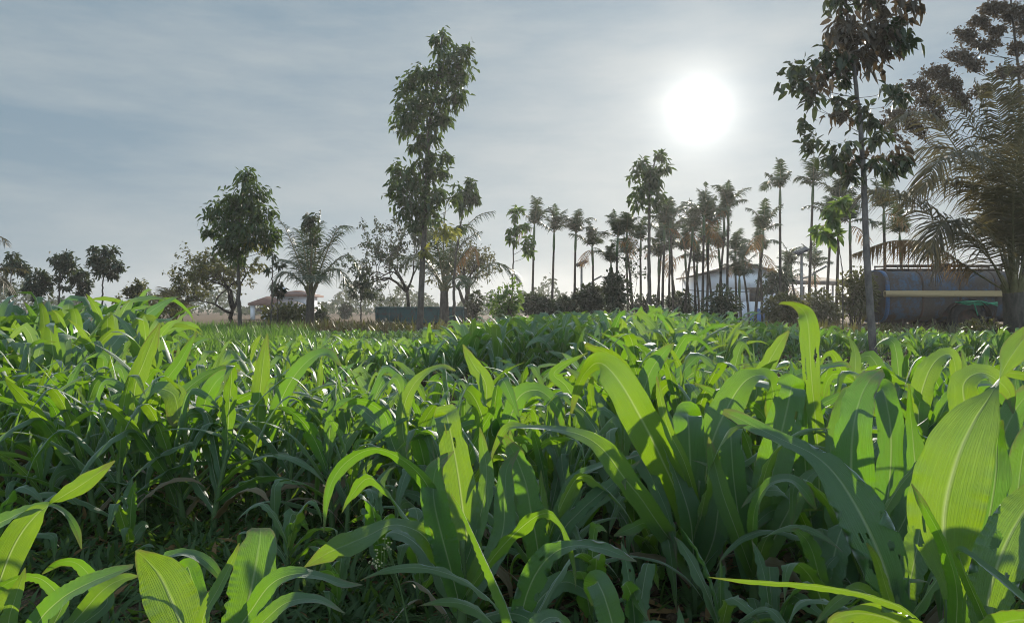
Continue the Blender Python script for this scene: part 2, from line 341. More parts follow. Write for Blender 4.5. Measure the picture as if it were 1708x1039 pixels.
# ------------------------------------------------------------------ maize leaves
def blade(C, S, W, m, fold=0.22, ruf=0.10, ph=(0, 1), nw=6.0, rnd=0.5, holes=(), rng=None, tear=0.0, curl=0.0):
    """a ribbon leaf: centre line C, width direction S, width W; m points across"""
    n = len(C); T = unit(np.gradient(C, axis=0)); S = unit(S - (S * T).sum(1)[:, None] * T); Nn = np.cross(S, T)
    u = np.linspace(-1, 1, m); v = np.linspace(0, 1, n)
    h = (W / 2)[:, None] * np.ones(m)
    if tear > 0 and rng is not None:      # ragged margins
        for k, col in ((0, 0), (1, -1)):
            e = np.interp(v, np.linspace(0, 1, 26), np.maximum(0, rng.normal(-0.25, 1, 26))) * tear; h[:, col] *= 1 - np.clip(e, 0, 0.6)
    uu = u[None, :]; au = np.abs(uu)
    rip = np.sin(nw * 9.7 * pi * v + ph[0] * 3 + 2 * np.sin(v * 17 + ph[1]))[:, None] * np.where(uu < 0, 1, np.cos(v * 31 + ph[1])[:, None]) * au ** 3 * 0.055
    wave = np.where(uu < 0, np.sin(nw * 2 * pi * v + ph[0])[:, None], np.sin(nw * 1.13 * 2 * pi * v + ph[1])[:, None]) * au ** 2
    off = (fold * au ** 1.25 * (1 - 0.55 * v[:, None]) + (ruf * wave + rip) * np.sin(pi * np.clip(v, 0.02, 0.98))[:, None] - curl * au ** 2) * (W / 2)[:, None]
    shrink = 1 - 0.18 * fold * au
    V = C[:, None] + S[:, None] * (uu * h * shrink)[..., None] + Nn[:, None] * off[..., None]
    i = np.arange(n - 1)[:, None] * m; j = np.arange(m - 1)[None, :]
    Q = np.stack([i + j, i + j + 1, i + m + j + 1, i + m + j], -1).reshape(-1, 4)
    A = np.zeros((n, m, 3)); A[..., 0] = uu; A[..., 1] = v[:, None]; A[..., 2] = rnd
    if len(holes):
        cu = A[..., 0].ravel()[Q].mean(1); cv = A[..., 1].ravel()[Q].mean(1); keep = np.ones(len(Q), bool)
        jit = rng.uniform(0.65, 1.3, len(Q)) if rng is not None else 1
        for hu, hv, ru, rv in holes: keep &= (((cu - hu) / ru) ** 2 + ((cv - hv) / rv) ** 2) * jit > 1
        Q = Q[keep]
    return V.reshape(-1, 3), Q, A.reshape(-1, 3)
def wprof(v, base=0.5):
    return np.minimum(1, base + (1 - base) * np.sin(np.clip(v / 0.42, 0, 1) * pi / 2)) * np.clip(1 - np.clip((v - 0.3) / 0.7, 0, 1) ** 2.3, 0.012, 1)
def stalk_geo(acc, top, h, r0=0.013, k=8, nodes=4):
    z = np.linspace(0, 1, nodes * 3 + 1); lean = np.asarray(top)
    pts = np.stack([lean[0] * z ** 1.5, lean[1] * z ** 1.5, h * z], 1)
    r = r0 * (1 - 0.5 * z) * (1 + 0.16 * (np.arange(len(z)) % 3 == 0)); acc.tube(pts, r, k)

def maize_geo(seed, n, m, nl=10, hs=0.27, wm=1.0):
    """one young maize plant at the origin, about 0.6 m tall: (stalk Acc, list of leaf arrays)"""
    g = np.random.default_rng(seed); st = Acc(); lean = g.normal(0, 0.015, 2); stalk_geo(st, lean, hs * 1.08, 0.0125, 8 if n > 12 else 5)
    az0 = g.uniform(0, 2 * pi); out = []
    for k in range(nl):
        f = k / (nl - 1); z0 = 0.05 + (hs - 0.03) * f ** 0.9; az = az0 + (k % 2) * pi + g.normal(0, 0.35)
        L = (0.26 + 0.27 * sin(pi * min(1, 0.15 + f * 0.75))) * g.uniform(0.85, 1.15)
        e0 = R(42 + 42 * f + g.normal(0, 6)); bend = R((105 - 62 * f)) * g.uniform(0.45, 1.5); pw = g.uniform(1.2, 2.6)
        if f > 0.92: bend *= 0.3; L *= 0.7
        s = np.linspace(0, 1, n); el = e0 - bend * s ** pw
        if g.random() < 0.55 and f > 0.1: kp = g.uniform(0.42, 0.8); el -= R(g.uniform(40, 110)) / (1 + np.exp(-(s - kp) * 45))
        el = np.maximum(el, R(-88)); az_s = az + g.normal(0, 0.5) * s ** 2 + 0.10 * np.sin(s * g.uniform(3, 8) + g.uniform(0, 6))
        d = np.stack([np.cos(el) * np.cos(az_s), np.cos(el) * np.sin(az_s), np.sin(el)], 1) * (L / (n - 1))
        C = np.concatenate([[[0, 0, 0]], np.cumsum(d, 0)[:-1]]) + np.array([lean[0] * f, lean[1] * f, z0])
        W = wm * (0.031 + 0.028 * sin(pi * min(1, 0.1 + f * 0.8))) * g.uniform(0.85, 1.2) * wprof(s, 0.42)
        if f > 0.92: W *= 0.6
        T = unit(np.gradient(C, axis=0)); S0 = np.stack([-np.sin(az_s), np.cos(az_s), 0 * s], 1); N0 = np.cross(S0, T)
        tw = g.normal(0, 0.9) * s ** 1.3 + g.normal(0, 0.3); S = S0 * np.cos(tw)[:, None] + N0 * np.sin(tw)[:, None]
        hl = []
        if n > 20 and g.random() < 0.3: hl = [(g.uniform(-.7, .7), g.uniform(.3, .8), g.uniform(.1, .22), g.uniform(.015, .04)) for _ in range(g.integers(1, 4))]
        rnd = 0.99 if (k == 0 and g.random() < 0.8) else g.uniform(0.05, 0.9)
        out.append(blade(C, S, W, m, g.uniform(0.12, 0.5), g.uniform(0.05, 0.22), g.uniform(0, 6, 2), g.uniform(3, 7), rnd, hl, g, 0.42 if n > 20 else 0.2))
    return st, out

# ---- plants read off one by one: rows are px, py, width px, depth offset m, roll deg
class Hero:
    def __init__(s, label, px, d, top, seed=0, stalk=True, r=0.013):
        s.d, s.rng = d, np.random.default_rng(seed + 100); s.o = np.array([GX(px, d), d, 0.0])
        s.root = thing('maize_plant', label, 'maize plant', s.o, 'young maize plants of the nearest rows')
        if stalk:
            t = P(top[0], top[1], d) - s.o; a = Acc(); stalk_geo(a, (t[0], t[1]), t[2], r, 10); a.build('stalk', 'stalk', s.root)
    def leaf(s, rows, fold=0.32, ruf=0.11, nw=4.0, holes=(), tear=0.12, rnd=None, n=90, m=15, prof=None):
        g = s.rng; n, m = (150, 25) if holes else (n, m); q = np.array([list(r) + [0.0] * (5 - len(r)) for r in rows], float)
        c = np.array([P(a[0], a[1], s.d + a[3]) for a in q]); ww = q[:, 2] / F * (s.d + q[:, 3])
        sp = spline(np.concatenate([c, ww[:, None], q[:, 4:5]], 1), n); C, W, rl = sp[:, :3], np.maximum(sp[:, 3], 0.0008), np.radians(sp[:, 4])
        T = unit(np.gradient(C, axis=0)); E = unit(np.array([0, 0, HC]) - C); S0 = unit(np.cross(T, E)); N0 = np.cross(S0, T)
        S = S0 * np.cos(rl)[:, None] + N0 * np.sin(rl)[:, None]
        V, Q, A = blade(C, S, W, m, fold, ruf, g.uniform(0, 6, 2), nw, g.uniform(0.1, 0.85) if rnd is None else rnd, holes, g, tear)
        mk('leaf', V - s.o, Q, 'maize', s.root, A); return s
    def fill(s, k, seed, sc_=1.0, pick=None):
        """ordinary lower leaves round the same stalk"""
        _, lv = maize_geo(seed, 34, 9, 9)
        for i in (pick or range(k)):
            V, Q, A = lv[i]; mk('leaf', V * sc_, Q, 'maize', s.root, A)
        return s

h = Hero('maize plant with one wide arching leaf lit yellow green before the house', 1160, 1.95, (1167, 800), 1)
h.leaf([(1163, 930, 30), (1140, 850, 38, 0, 25), (1105, 768, 60, -.05, 10), (1068, 695, 66, -.1, 8), (1030, 632, 56, -.1, 0), (1000, 605, 40, -.05, 25), (976, 622, 28, .02, 50), (962, 652, 18, .06, 30), (953, 690, 3, .08, 0)], 0.22, 0.05, 3, rnd=.7, tear=.05)
h.leaf([(1158, 940, 30), (1150, 860, 46, -.06, -25), (1123, 780, 42, -.05, -60), (1100, 720, 24, -.05, -60), (1085, 690, 3)], .3, .04, rnd=.1)
h.leaf([(1166, 940, 26), (1172, 840, 40), (1186, 745, 50, .02), (1213, 680, 58, .04, 8), (1243, 636, 46, .04, 30), (1272, 626, 34, .05, 60), (1288, 645, 38, .1, 40), (1290, 690, 30, .12, 10), (1287, 712, 3, .12)], .3, .06, rnd=.35)
h.leaf([(1160, 930, 24), (1156, 860, 40), (1152, 780, 48), (1149, 715, 50), (1147, 694, 48, .02, 0), (1149, 693, 44, .1, 0), (1152, 715, 30, .16), (1154, 735, 3, .17)], .1, .05, rnd=.15)
h.leaf([(1166, 850, 10), (1143, 775, 17, -.08), (1115, 716, 18, -.1, 10), (1102, 665, 14, -.1, 20), (1095, 627, 2, -.1)], .5, .03, rnd=.8)
h.leaf([(1163, 975, 22), (1137, 925, 34), (1103, 880, 36, -.1, 10), (1070, 832, 40, -.16, 15), (1040, 795, 44, -.2, -10), (1008, 752, 42, -.24, -25), (975, 728, 34, -.26, -45), (930, 716, 26, -.24, -66), (880, 713, 22, -.2, -72), (846, 713, 18, -.16, -30), (826, 745, 8, -.14, 0), (818, 770, 2, -.14)], .2, .08, rnd=.6)
h.leaf([(1160, 940, 16), (1115, 892, 22, -.06, 30), (1080, 872, 28, -.1, 50), (1050, 882, 24, -.12, 30), (1024, 893, 3, -.12)], .3, .08, rnd=.3)
h.leaf([(1165, 960, 24), (1190, 900, 42, -.05), (1200, 840, 44, -.05), (1218, 790, 34, -.03, 20), (1235, 757, 6, 0)], .35, .05, rnd=.2)
h.fill(6, 901, .9)

h = Hero('maize plant with broad upright leaf folded over at its top between two backlit plants', 1258, 1.85, (1262, 850), 2)
h.leaf([(1258, 985, 26), (1268, 900, 52), (1281, 820, 58), (1298, 745, 60), (1312, 685, 56), (1319, 652, 50), (1321, 647, 46, .05), (1325, 668, 40, .12), (1330, 700, 22, .15)], .14, .05, rnd=.25, holes=[(.45, .55, .1, .03), (.6, .62, .08, .02), (-.8, .7, .12, .03)])
h.leaf([(1255, 985, 24), (1238, 900, 36), (1224, 800, 40), (1219, 726, 40), (1219, 718, 38, .04), (1221, 745, 30, .12), (1222, 770, 3, .13)], .12, .06, rnd=.05)
h.leaf([(1256, 960, 20), (1230, 890, 30, -.06, 15), (1206, 825, 32, -.08, 10), (1190, 765, 24, -.08, 20), (1182, 728, 2, -.08)], .4, .04, rnd=.45)
h.leaf([(1256, 930, 16), (1258, 855, 24, -.15, 40), (1280, 810, 28, -.2, 60), (1316, 799, 30, -.22, 60), (1342, 818, 26, -.22, 40), (1362, 850, 3, -.2)], .3, .06, rnd=.2)
h.leaf([(1262, 960, 20), (1290, 900, 36, -.04, 10), (1316, 850, 38, -.06), (1345, 800, 26, -.05, 30), (1375, 775, 3)], .3, .06, rnd=.7)
h.fill(6, 902, .85)

h = Hero('maize plant with one very tall narrow leaf nodding at its tip', 1362, 1.9, (1364, 830), 3)
h.leaf([(1362, 960, 24), (1366, 870, 34), (1366, 790, 36), (1362, 720, 30), (1357, 665, 26, 0, 20), (1352, 610, 32, 0, -20), (1350, 565, 36, 0, -10), (1347, 535, 34), (1340, 518, 26, .02, 30), (1324, 507, 16, .03, 50), (1306, 505, 8, .03, 50), (1299, 508, 1, .03)], .3, .07, 5, rnd=.75, holes=[(.5, .74, .12, .03), (-.55, .70, .08, .04)])
h.leaf([(1362, 960, 22), (1352, 860, 40), (1343, 770, 40, .04), (1341, 700, 28, .05, 30), (1339, 650, 3, .05)], .35, .06, rnd=.1)
h.leaf([(1362, 940, 20), (1384, 850, 32, .05), (1396, 780, 34, .06), (1392, 720, 28, .08, 20), (1383, 690, 3, .1)], .3, .06, rnd=.5)
h.leaf([(1362, 960, 18), (1330, 880, 26, -.05, 30), (1296, 850, 28, -.08, 40), (1262, 872, 18, -.1, 20), (1245, 900, 2, -.1)], .3, .08, rnd=.3)
h.fill(6, 903, .85)

h = Hero('maize plant with wide blue green leaf showing a pale midrib and a creased top', 1440, 1.72, (1438, 880), 4)
h.leaf([(1440, 1010, 28), (1430, 920, 52), (1421, 840, 72), (1420, 770, 74), (1424, 710, 58), (1436, 662, 52, .03, 15), (1452, 632, 44, .05, 30), (1466, 620, 22, .07, 40), (1472, 615, 2, .07)], .2, .06, rnd=.1)
h.leaf([(1442, 985, 24), (1470, 890, 40, .02), (1484, 800, 46, .05), (1486, 720, 44, .08), (1478, 668, 42, .1, 10), (1470, 648, 38, .14, 0), (1464, 660, 30, .2), (1460, 690, 3, .22)], .2, .1, rnd=.05)
h.leaf([(1436, 985, 24), (1404, 900, 40, .04), (1392, 820, 44, .07), (1396, 740, 40, .1), (1402, 690, 30, .12, 20), (1410, 655, 24, .14, 50), (1430, 648, 3, .16)], .3, .08, rnd=.3)
h.leaf([(1444, 960, 20), (1502, 880, 38, .0, 10), (1526, 810, 40, .02), (1524, 745, 34, .04), (1519, 690, 16, .05, 30), (1516, 640, 2)], .4, .04, rnd=.2)
h.fill(6, 904, .85)

h = Hero('maize plant with a long frayed leaf slanting across its neighbours', 1500, 1.42, (1496, 960), 5).fill(5, 905, .75)
h.leaf([(1498, 1040, 34), (1480, 960, 74, 0, 5), (1452, 890, 88, .02), (1420, 830, 76, .06), (1388, 785, 52, .1, -15), (1352, 755, 36, .14, -35), (1305, 733, 30, .18, -45), (1258, 711, 30, .22, -35), (1225, 694, 24, .24, -20), (1206, 686, 10, .25)], .18, .05, 4, tear=.5, rnd=.15, holes=[(.55, .25, .10, .018), (.7, .33, .09, .02), (-.35, .3, .06, .014), (-.45, .2, .1, .03), (.8, .18, .14, .04), (-.1, .3, .05, .01)])
h.leaf([(1500, 1040, 26), (1520, 960, 44, .02), (1532, 900, 44, .05), (1540, 850, 30, .06, 30), (1556, 812, 3, .06)], .35, .05, rnd=.6)
h.leaf([(1492, 1030, 16), (1478, 980, 22, -.1, 30), (1462, 930, 18, -.14, 45), (1445, 905, 3, -.16)], .4, .04, rnd=.9)
h.leaf([(1496, 1045, 22), (1440, 985, 30, -.05, 20), (1400, 1000, 26, -.08, 40), (1360, 1040, 3, -.08)], .3, .06, rnd=.85)

h = Hero('maize plant with the widest leaf, glowing yellow green and twisted like a ribbon', 1590, 1.14, (1585, 1000), 6)
h.leaf([(1594, 1060, 30), (1590, 985, 40, 0, -5), (1580, 930, 74), (1574, 880, 108), (1580, 825, 120), (1600, 755, 108), (1626, 700, 76, .01, 5), (1645, 670, 44, .02, 25), (1659, 647, 20, .03, 55), (1671, 622, 26, .04, 110), (1688, 592, 40, .05, 160), (1712, 560, 34, .06, 175), (1740, 530, 3, .06, 175)], .2, .04, 3, tear=.1, rnd=.8, n=120, m=19, holes=[(-.55, .30, .07, .02), (-.85, .27, .2, .02)])
h.leaf([(1592, 1080, 22), (1622, 960, 46, .02), (1644, 890, 52, .04), (1660, 800, 48, .06), (1664, 735, 36, .08, 30), (1672, 700, 3)], .3, .05, rnd=.1)
h.leaf([(1592, 1075, 20), (1596, 985, 34, -.06, 40), (1576, 910, 32, -.1, 55), (1545, 850, 22, -.12, 40), (1520, 806, 2, -.12)], .4, .04, rnd=.1)
h.fill(2, 906, .8)

h = Hero('maize plant at the field corner with insect eaten leaves leaning outward', 1655, 1.05, (1650, 1010), 7)
h.leaf([(1640, 1060, 36), (1650, 990, 74), (1668, 930, 84), (1694, 875, 78, .01), (1728, 825, 50, .02, 15), (1760, 790, 3)], .2, .05, tear=.3, rnd=.75, holes=[(-.35, .5, .16, .05), (.4, .35, .08, .02)])
h.leaf([(1650, 1050, 18), (1600, 925, 22, -.05, 65), (1648, 950, 24, -.08, 60), (1690, 985, 26, -.1, 60), (1740, 1030, 24, -.1, 60)], .5, .05, rnd=.4)
h.leaf([(1655, 1050, 20), (1690, 900, 40, .2), (1700, 800, 44, .25), (1712, 730, 30, .26, 20), (1735, 690, 3, .28)], .3, .06, rnd=.3)

h = Hero('maize plant nearest the lower field edge with a flat narrow leaf pointing sideways', 1560, .82, (1555, 1090), 8)
h.leaf([(1560, 1130, 20), (1545, 1060, 22, 0, 30), (1510, 1018, 24, -.02, 55), (1470, 1000, 26, -.04, 62), (1410, 984, 24, -.06, 64), (1330, 974, 22, -.07, 62), (1250, 969, 16, -.08, 60), (1182, 962, 2, -.08, 60)], .35, .04, tear=.1, rnd=.8)
h.leaf([(1570, 1150, 60), (1540, 1090, 96, 0, 40), (1500, 1040, 110, -.03, 60), (1440, 1022, 100, -.06, 66), (1395, 1030, 50, -.08, 60), (1380, 1040, 3, -.08, 60)], .3, .08, tear=.35, rnd=.85)
h.leaf([(1570, 1150, 40), (1620, 1080, 70, 0, -40), (1670, 1040, 74, -.03, -50), (1730, 1030, 60, -.05, -50)], .3, .06, rnd=.5)

h = Hero('maize plant with square topped pale leaf and a dark upright leaf before it', 770, 1.62, (772, 900), 9)
h.leaf([(772, 1000, 30), (780, 920, 50), (772, 850, 56), (764, 790, 54), (754, 735, 48), (747, 702, 44), (744, 691, 42, .03), (745, 700, 34, .1), (748, 730, 20, .12)], .16, .05, rnd=.8, holes=[(.15, .62, .07, .03), (-.3, .68, .05, .02)])
h.leaf([(768, 1015, 26), (752, 950, 42, -.05), (736, 890, 52, -.08), (724, 835, 48, -.1), (725, 790, 36, -.1, 15), (738, 768, 22, -.1, 40), (757, 752, 2, -.1)], .3, .06, rnd=.1, holes=[(-.6, .55, .08, .04), (.3, .5, .05, .015)])
h.leaf([(768, 960, 16), (742, 880, 22, -.05), (716, 815, 26, -.1, 20), (690, 781, 30, -.14, 50), (655, 757, 30, -.16, 66), (622, 749, 30, -.17, 62), (590, 761, 28, -.17, 45), (562, 788, 24, -.17, 25), (546, 828, 14, -.17), (540, 888, 2, -.17)], .25, .06, rnd=.2)
h.leaf([(768, 1000, 20), (738, 940, 30, -.04), (708, 895, 36, -.08, -20), (678, 878, 34, -.1, -50), (650, 876, 30, -.11, -50), (618, 891, 36, -.12, -25), (585, 905, 44, -.13, -5), (548, 921, 34, -.13, 5), (508, 945, 2, -.13)], .2, .10, rnd=.75, tear=.2)
h.leaf([(770, 960, 16), (796, 880, 28), (812, 800, 28, .03), (806, 745, 18, .05, 20), (800, 712, 2, .05)], .4, .04, rnd=.5)
h.leaf([(775, 1010, 20), (812, 950, 36, .04, 10), (838, 890, 40, .08), (842, 830, 36, .1), (846, 780, 24, .12, 30), (866, 750, 2, .12)], .3, .08, rnd=.1)
h.fill(5, 909, .85)

h = Hero('maize plant with an edge-on leaf blade slanting like a green sword', 880, .98, (876, 1070), 10)
h.leaf([(868, 1080, 40, 0, 62), (845, 1010, 42, 0, 66), (820, 955, 36, 0, 68), (792, 895, 26, 0, 70), (770, 850, 18, 0, 70), (752, 822, 3, 0, 70)], .55, .04, rnd=.4)
h.leaf([(880, 1090, 24), (900, 1040, 36, .04, 30), (930, 1030, 30, .06, 50), (960, 1060, 10, .08, 20)], .3, .06, rnd=.3)

h = Hero('maize plant with a long blue green leaf and two narrow bright upright blades', 903, 1.85, (903, 870), 11)
h.leaf([(902, 985, 24), (897, 915, 42, -.04), (887, 860, 48, -.06), (878, 810, 44, -.06), (862, 765, 36, -.05, 15), (846, 737, 20, -.04, 30), (832, 722, 2, -.03)], .2, .07, rnd=.1, tear=.3)
h.leaf([(904, 970, 18), (906, 910, 26), (904, 845, 24), (902, 784, 2)], .5, .03, rnd=.85)
h.leaf([(905, 970, 18), (922, 900, 26), (944, 832, 28, .02, 20), (958, 798, 24, .03, 50), (992, 780, 22, .04, 62), (1030, 768, 20, .06, 60), (1066, 758, 2, .08, 60)], .3, .05, rnd=.2)
h.leaf([(906, 960, 16), (935, 890, 28, -.03, 10), (965, 855, 32, -.04, 25), (1000, 824, 30, -.04, 30), (1035, 796, 20, -.03, 35), (1068, 768, 2, 0)], .3, .06, rnd=.05, tear=.3)
h.leaf([(902, 960, 18), (880, 890, 26, .02), (862, 820, 28, .05), (855, 760, 22, .07, 20), (850, 715, 2, .08)], .4, .05, rnd=.6)
h.fill(6, 911, .85)

h = Hero('low maize plant with a drooping insect notched leaf bent over at half height', 866, 1.5, (866, 1010), 12).fill(4, 912, .7)
h.leaf([(866, 1080, 24), (872, 1015, 40), (892, 960, 46, -.02, 5), (920, 925, 42, -.04, 30), (955, 910, 34, -.05, 58), (1000, 913, 34, -.05, 50), (1035, 925, 22, -.05, 40), (1062, 936, 2, -.05, 40)], .25, .09, rnd=.15, tear=.6, n=110, holes=[(.6, .72, .2, .03), (-.3, .5, .12, .02), (.8, .3, .2, .03)])
h.leaf([(866, 1060, 20), (900, 1000, 34, .1), (940, 970, 36, .15, 10), (985, 990, 24, .16, 20), (1010, 1020, 2, .16)], .25, .08, rnd=.2)
h = Hero('low maize plant with one square ended leaf bent over near the bottom edge', 1035, 1.15, (1034, 1060), 13)
h.leaf([(1035, 1110, 30), (1024, 1050, 44), (1010, 1000, 46), (1000, 976, 42, .01), (995, 970, 40, .03), (990, 985, 34, .08), (988, 1010, 3, .1)], .14, .04, rnd=.3)
h.leaf([(1036, 1110, 20), (1070, 1060, 34, .02, 15), (1098, 1045, 26, .04, 50), (1130, 1065, 4, .05, 30)], .3, .06, rnd=.1)

h = Hero('maize plant with a broad yellow green leaf cut off at its curled tip', 345, 1.2, (345, 1075), 14)
h.leaf([(330, 1110, 36), (306, 1050, 66), (288, 1005, 84), (268, 962, 74, 0, 5), (247, 936, 44, -.01, 15), (232, 922, 18, -.02, 30), (226, 918, 2, -.02)], .14, .04, 3, tear=.04, rnd=.85)
h.leaf([(352, 1110, 34), (396, 1062, 64, .03), (412, 1010, 76, .04), (424, 955, 74, .05), (431, 915, 66, .06), (434, 890, 48, .07), (435, 880, 30, .08)], .12, .05, tear=.1, rnd=.3)
h.leaf([(345, 1100, 18), (338, 1035, 24, -.02, 30), (366, 978, 24, -.02, 30), (385, 940, 16, -.02, 30), (399, 905, 2, -.02)], .4, .03, rnd=.8)
h.leaf([(345, 1110, 20), (330, 1000, 34, .12), (318, 960, 38, .14), (312, 945, 36, .15, 10), (305, 960, 26, .2), (300, 990, 4, .2)], .15, .05, rnd=.1)
h.leaf([(345, 1100, 16), (258, 950, 22, .1, 40), (272, 931, 24, .1, 58), (305, 922, 26, .1, 62), (338, 932, 26, .1, 45), (362, 955, 16, .1, 25), (372, 975, 2, .1)], .25, .05, rnd=.15)
h.leaf([(352, 1100, 20), (410, 1030, 30, -.02, 20), (450, 976, 36, -.04, 25), (492, 957, 34, -.05, 52), (535, 962, 26, -.05, 60), (572, 974, 20, -.05, 50), (604, 975, 2, -.05, 40)], .25, .06, rnd=.2)
h.leaf([(355, 1110, 18), (430, 1045, 30, -.08, 20), (478, 1005, 34, -.1, 45), (530, 1000, 28, -.1, 60), (575, 1022, 2, -.1, 50)], .25, .05, rnd=.35)

h = Hero('maize plant at the weedy furrow whose greyish leaf arches low over the soil', 60, 1.3, (60, 1060), 15)
h.leaf([(40, 1100, 26), (62, 1040, 36, 0, 20), (100, 1000, 42, -.02, 40), (140, 976, 42, -.03, 52), (182, 958, 34, -.04, 55), (222, 944, 10, -.04, 50)], .22, .05, rnd=.15)
h.leaf([(60, 1090, 18), (104, 1010, 22, .05, 20), (92, 985, 26, .05, 35), (66, 964, 30, .05, 60), (34, 963, 30, .05, 62), (0, 980, 26, .05, 45), (-30, 1010, 3, .05)], .25, .05, rnd=.3)
h.leaf([(30, 1100, 24), (14, 1045, 28), (26, 995, 24, 0, 15), (36, 966, 14), (42, 946, 2)], .4, .03, rnd=.85)
h.leaf([(60, 1090, 20), (175, 1010, 24, .15, 20), (158, 972, 30, .15, 30), (130, 940, 32, .15, 55), (100, 938, 26, .15, 60), (70, 957, 2, .15, 40)], .2, .05, rnd=.2)
h.leaf([(62, 1090, 16), (120, 1040, 24, .08), (170, 985, 30, .1), (205, 965, 20, .12, 30), (232, 960, 2, .12)], .3, .06, rnd=.6)

h = Hero('maize plant with one leaf twisted to a point over the bare furrow', -30, 1.5, (-28, 980), 16)
h.leaf([(-30, 1060, 26), (-6, 985, 42), (16, 925, 50), (38, 885, 48), (62, 857, 34, 0, 15), (80, 843, 12, 0, 60), (94, 834, 18, 0, 140), (130, 812, 32, 0, 170), (162, 790, 22, 0, 178), (192, 768, 2, 0, 178)], .2, .05, rnd=.8)
h.leaf([(-30, 1050, 22), (-20, 900, 34, .02, 30), (20, 862, 36, .02, 58), (58, 848, 26, .02, 58), (84, 842, 10, .02, 50), (110, 856, 12, .02, 40), (128, 885, 12, .02, 10), (136, 915, 2, .02)], .2, .06, rnd=.25)

FLAGS = [  # upright bright blades a row farther back: label, base px, depth, leaves
 ('maize plant with a tall bright blade slanting beside the wire thin stems', 238, 2.75, [[(238, 850, 14), (232, 740, 24), (224, 655, 32), (240, 604, 30), (256, 565, 20), (267, 538, 2)], [(238, 830, 14), (262, 700, 24), (274, 642, 22), (298, 606, 20), (314, 578, 13), (329, 552, 2)]]),
 ('maize plant with one straight blade pointing up in the middle of the row', 432, 2.8, [[(432, 850, 16), (428, 760, 26), (431, 680, 30), (436, 630, 28), (441, 590, 18), (446, 556, 2)], [(432, 830, 14), (452, 720, 24), (476, 652, 28, 0, 20), (510, 605, 30, 0, 40), (545, 588, 24, 0, 55), (570, 610, 3)]]),
 ('maize plant with drooping blue leaf arched like a hook', 300, 2.7, [[(300, 860, 14), (258, 740, 22), (248, 672, 30, 0, 30), (266, 650, 36, 0, 50), (290, 660, 42, 0, 20), (298, 700, 34), (302, 716, 8)], [(300, 830, 14), (330, 720, 26), (346, 660, 30), (372, 626, 24, 0, 40), (400, 618, 3)]]),
 ('maize plant with a sharp leaf tip rising against the far block', 818, 2.4, [[(818, 800, 16), (812, 690, 26), (810, 640, 28), (792, 612, 26), (780, 590, 14), (772, 574, 2)], [(818, 800, 16), (850, 700, 30), (868, 660, 34, 0, 20), (900, 652, 34, 0, 45), (930, 680, 24, 0, 20), (940, 720, 3)]]),
 ('maize plant with leaves folded in a zigzag behind the pale square topped leaf', 690, 2.5, [[(690, 820, 14), (672, 720, 22), (676, 670, 24), (700, 630, 20, 0, 40), (735, 612, 16, 0, 60), (760, 618, 2)], [(690, 820, 14), (655, 740, 24), (640, 690, 26, 0, 30), (600, 668, 24, 0, 60), (565, 684, 3)]]),
 ('maize plant with ragged holed leaf slanting up beside the tall nodding blade', 1265, 2.5, [[(1262, 760, 14), (1262, 650, 24), (1282, 605, 28), (1302, 570, 20), (1316, 552, 4)], [(1264, 760, 14), (1290, 660, 24), (1330, 625, 22, 0, 50), (1400, 608, 18, 0, 60), (1420, 612, 2)]]),
 ('maize plant with arching leaf rising before the grey tree trunk', 1545, 2.3, [[(1540, 780, 16), (1532, 690, 34), (1545, 630, 40, 0, 10), (1565, 598, 34, 0, 40), (1588, 594, 28, 0, 50), (1596, 640, 16), (1594, 660, 2)], [(1545, 780, 16), (1570, 690, 26), (1600, 650, 28, 0, 50), (1650, 640, 20, 0, 60), (1668, 655, 2)]]),
 ('maize plant with broken drooping leaf stretched towards the tractor trailer', 1010, 2.35, [[(1012, 780, 14), (1050, 660, 24), (1030, 600, 28, 0, 40), (985, 578, 22, 0, 55), (975, 576, 4)], [(1012, 780, 14), (1060, 690, 30), (1085, 620, 34, 0, 20), (1110, 585, 20), (1125, 572, 2)], [(1010, 780, 14), (970, 690, 24), (945, 645, 22), (925, 620, 18), (980, 588, 2)]]),
 ('maize plant with wide glossy leaf behind the widest twisted leaf', 1625, 1.9, [[(1625, 860, 20), (1620, 760, 44), (1612, 690, 52), (1608, 640, 46, 0, 20), (1640, 622, 40, 0, 50), (1680, 650, 24), (1690, 690, 3)], [(1625, 860, 18), (1660, 760, 40), (1690, 690, 46), (1720, 650, 30)]]),
]
for i, (lab, px, d, lv) in enumerate(FLAGS):
    h = Hero(lab, px, d, (px, lv[0][0][1] - 60), 30 + i, r=0.011)
    for q in lv: h.leaf(q, .28, .06, rnd=[.85, .2, .4][lv.index(q)])
    h.fill(0, 930 + i, .95, [1, 2, 3, 4, 5])

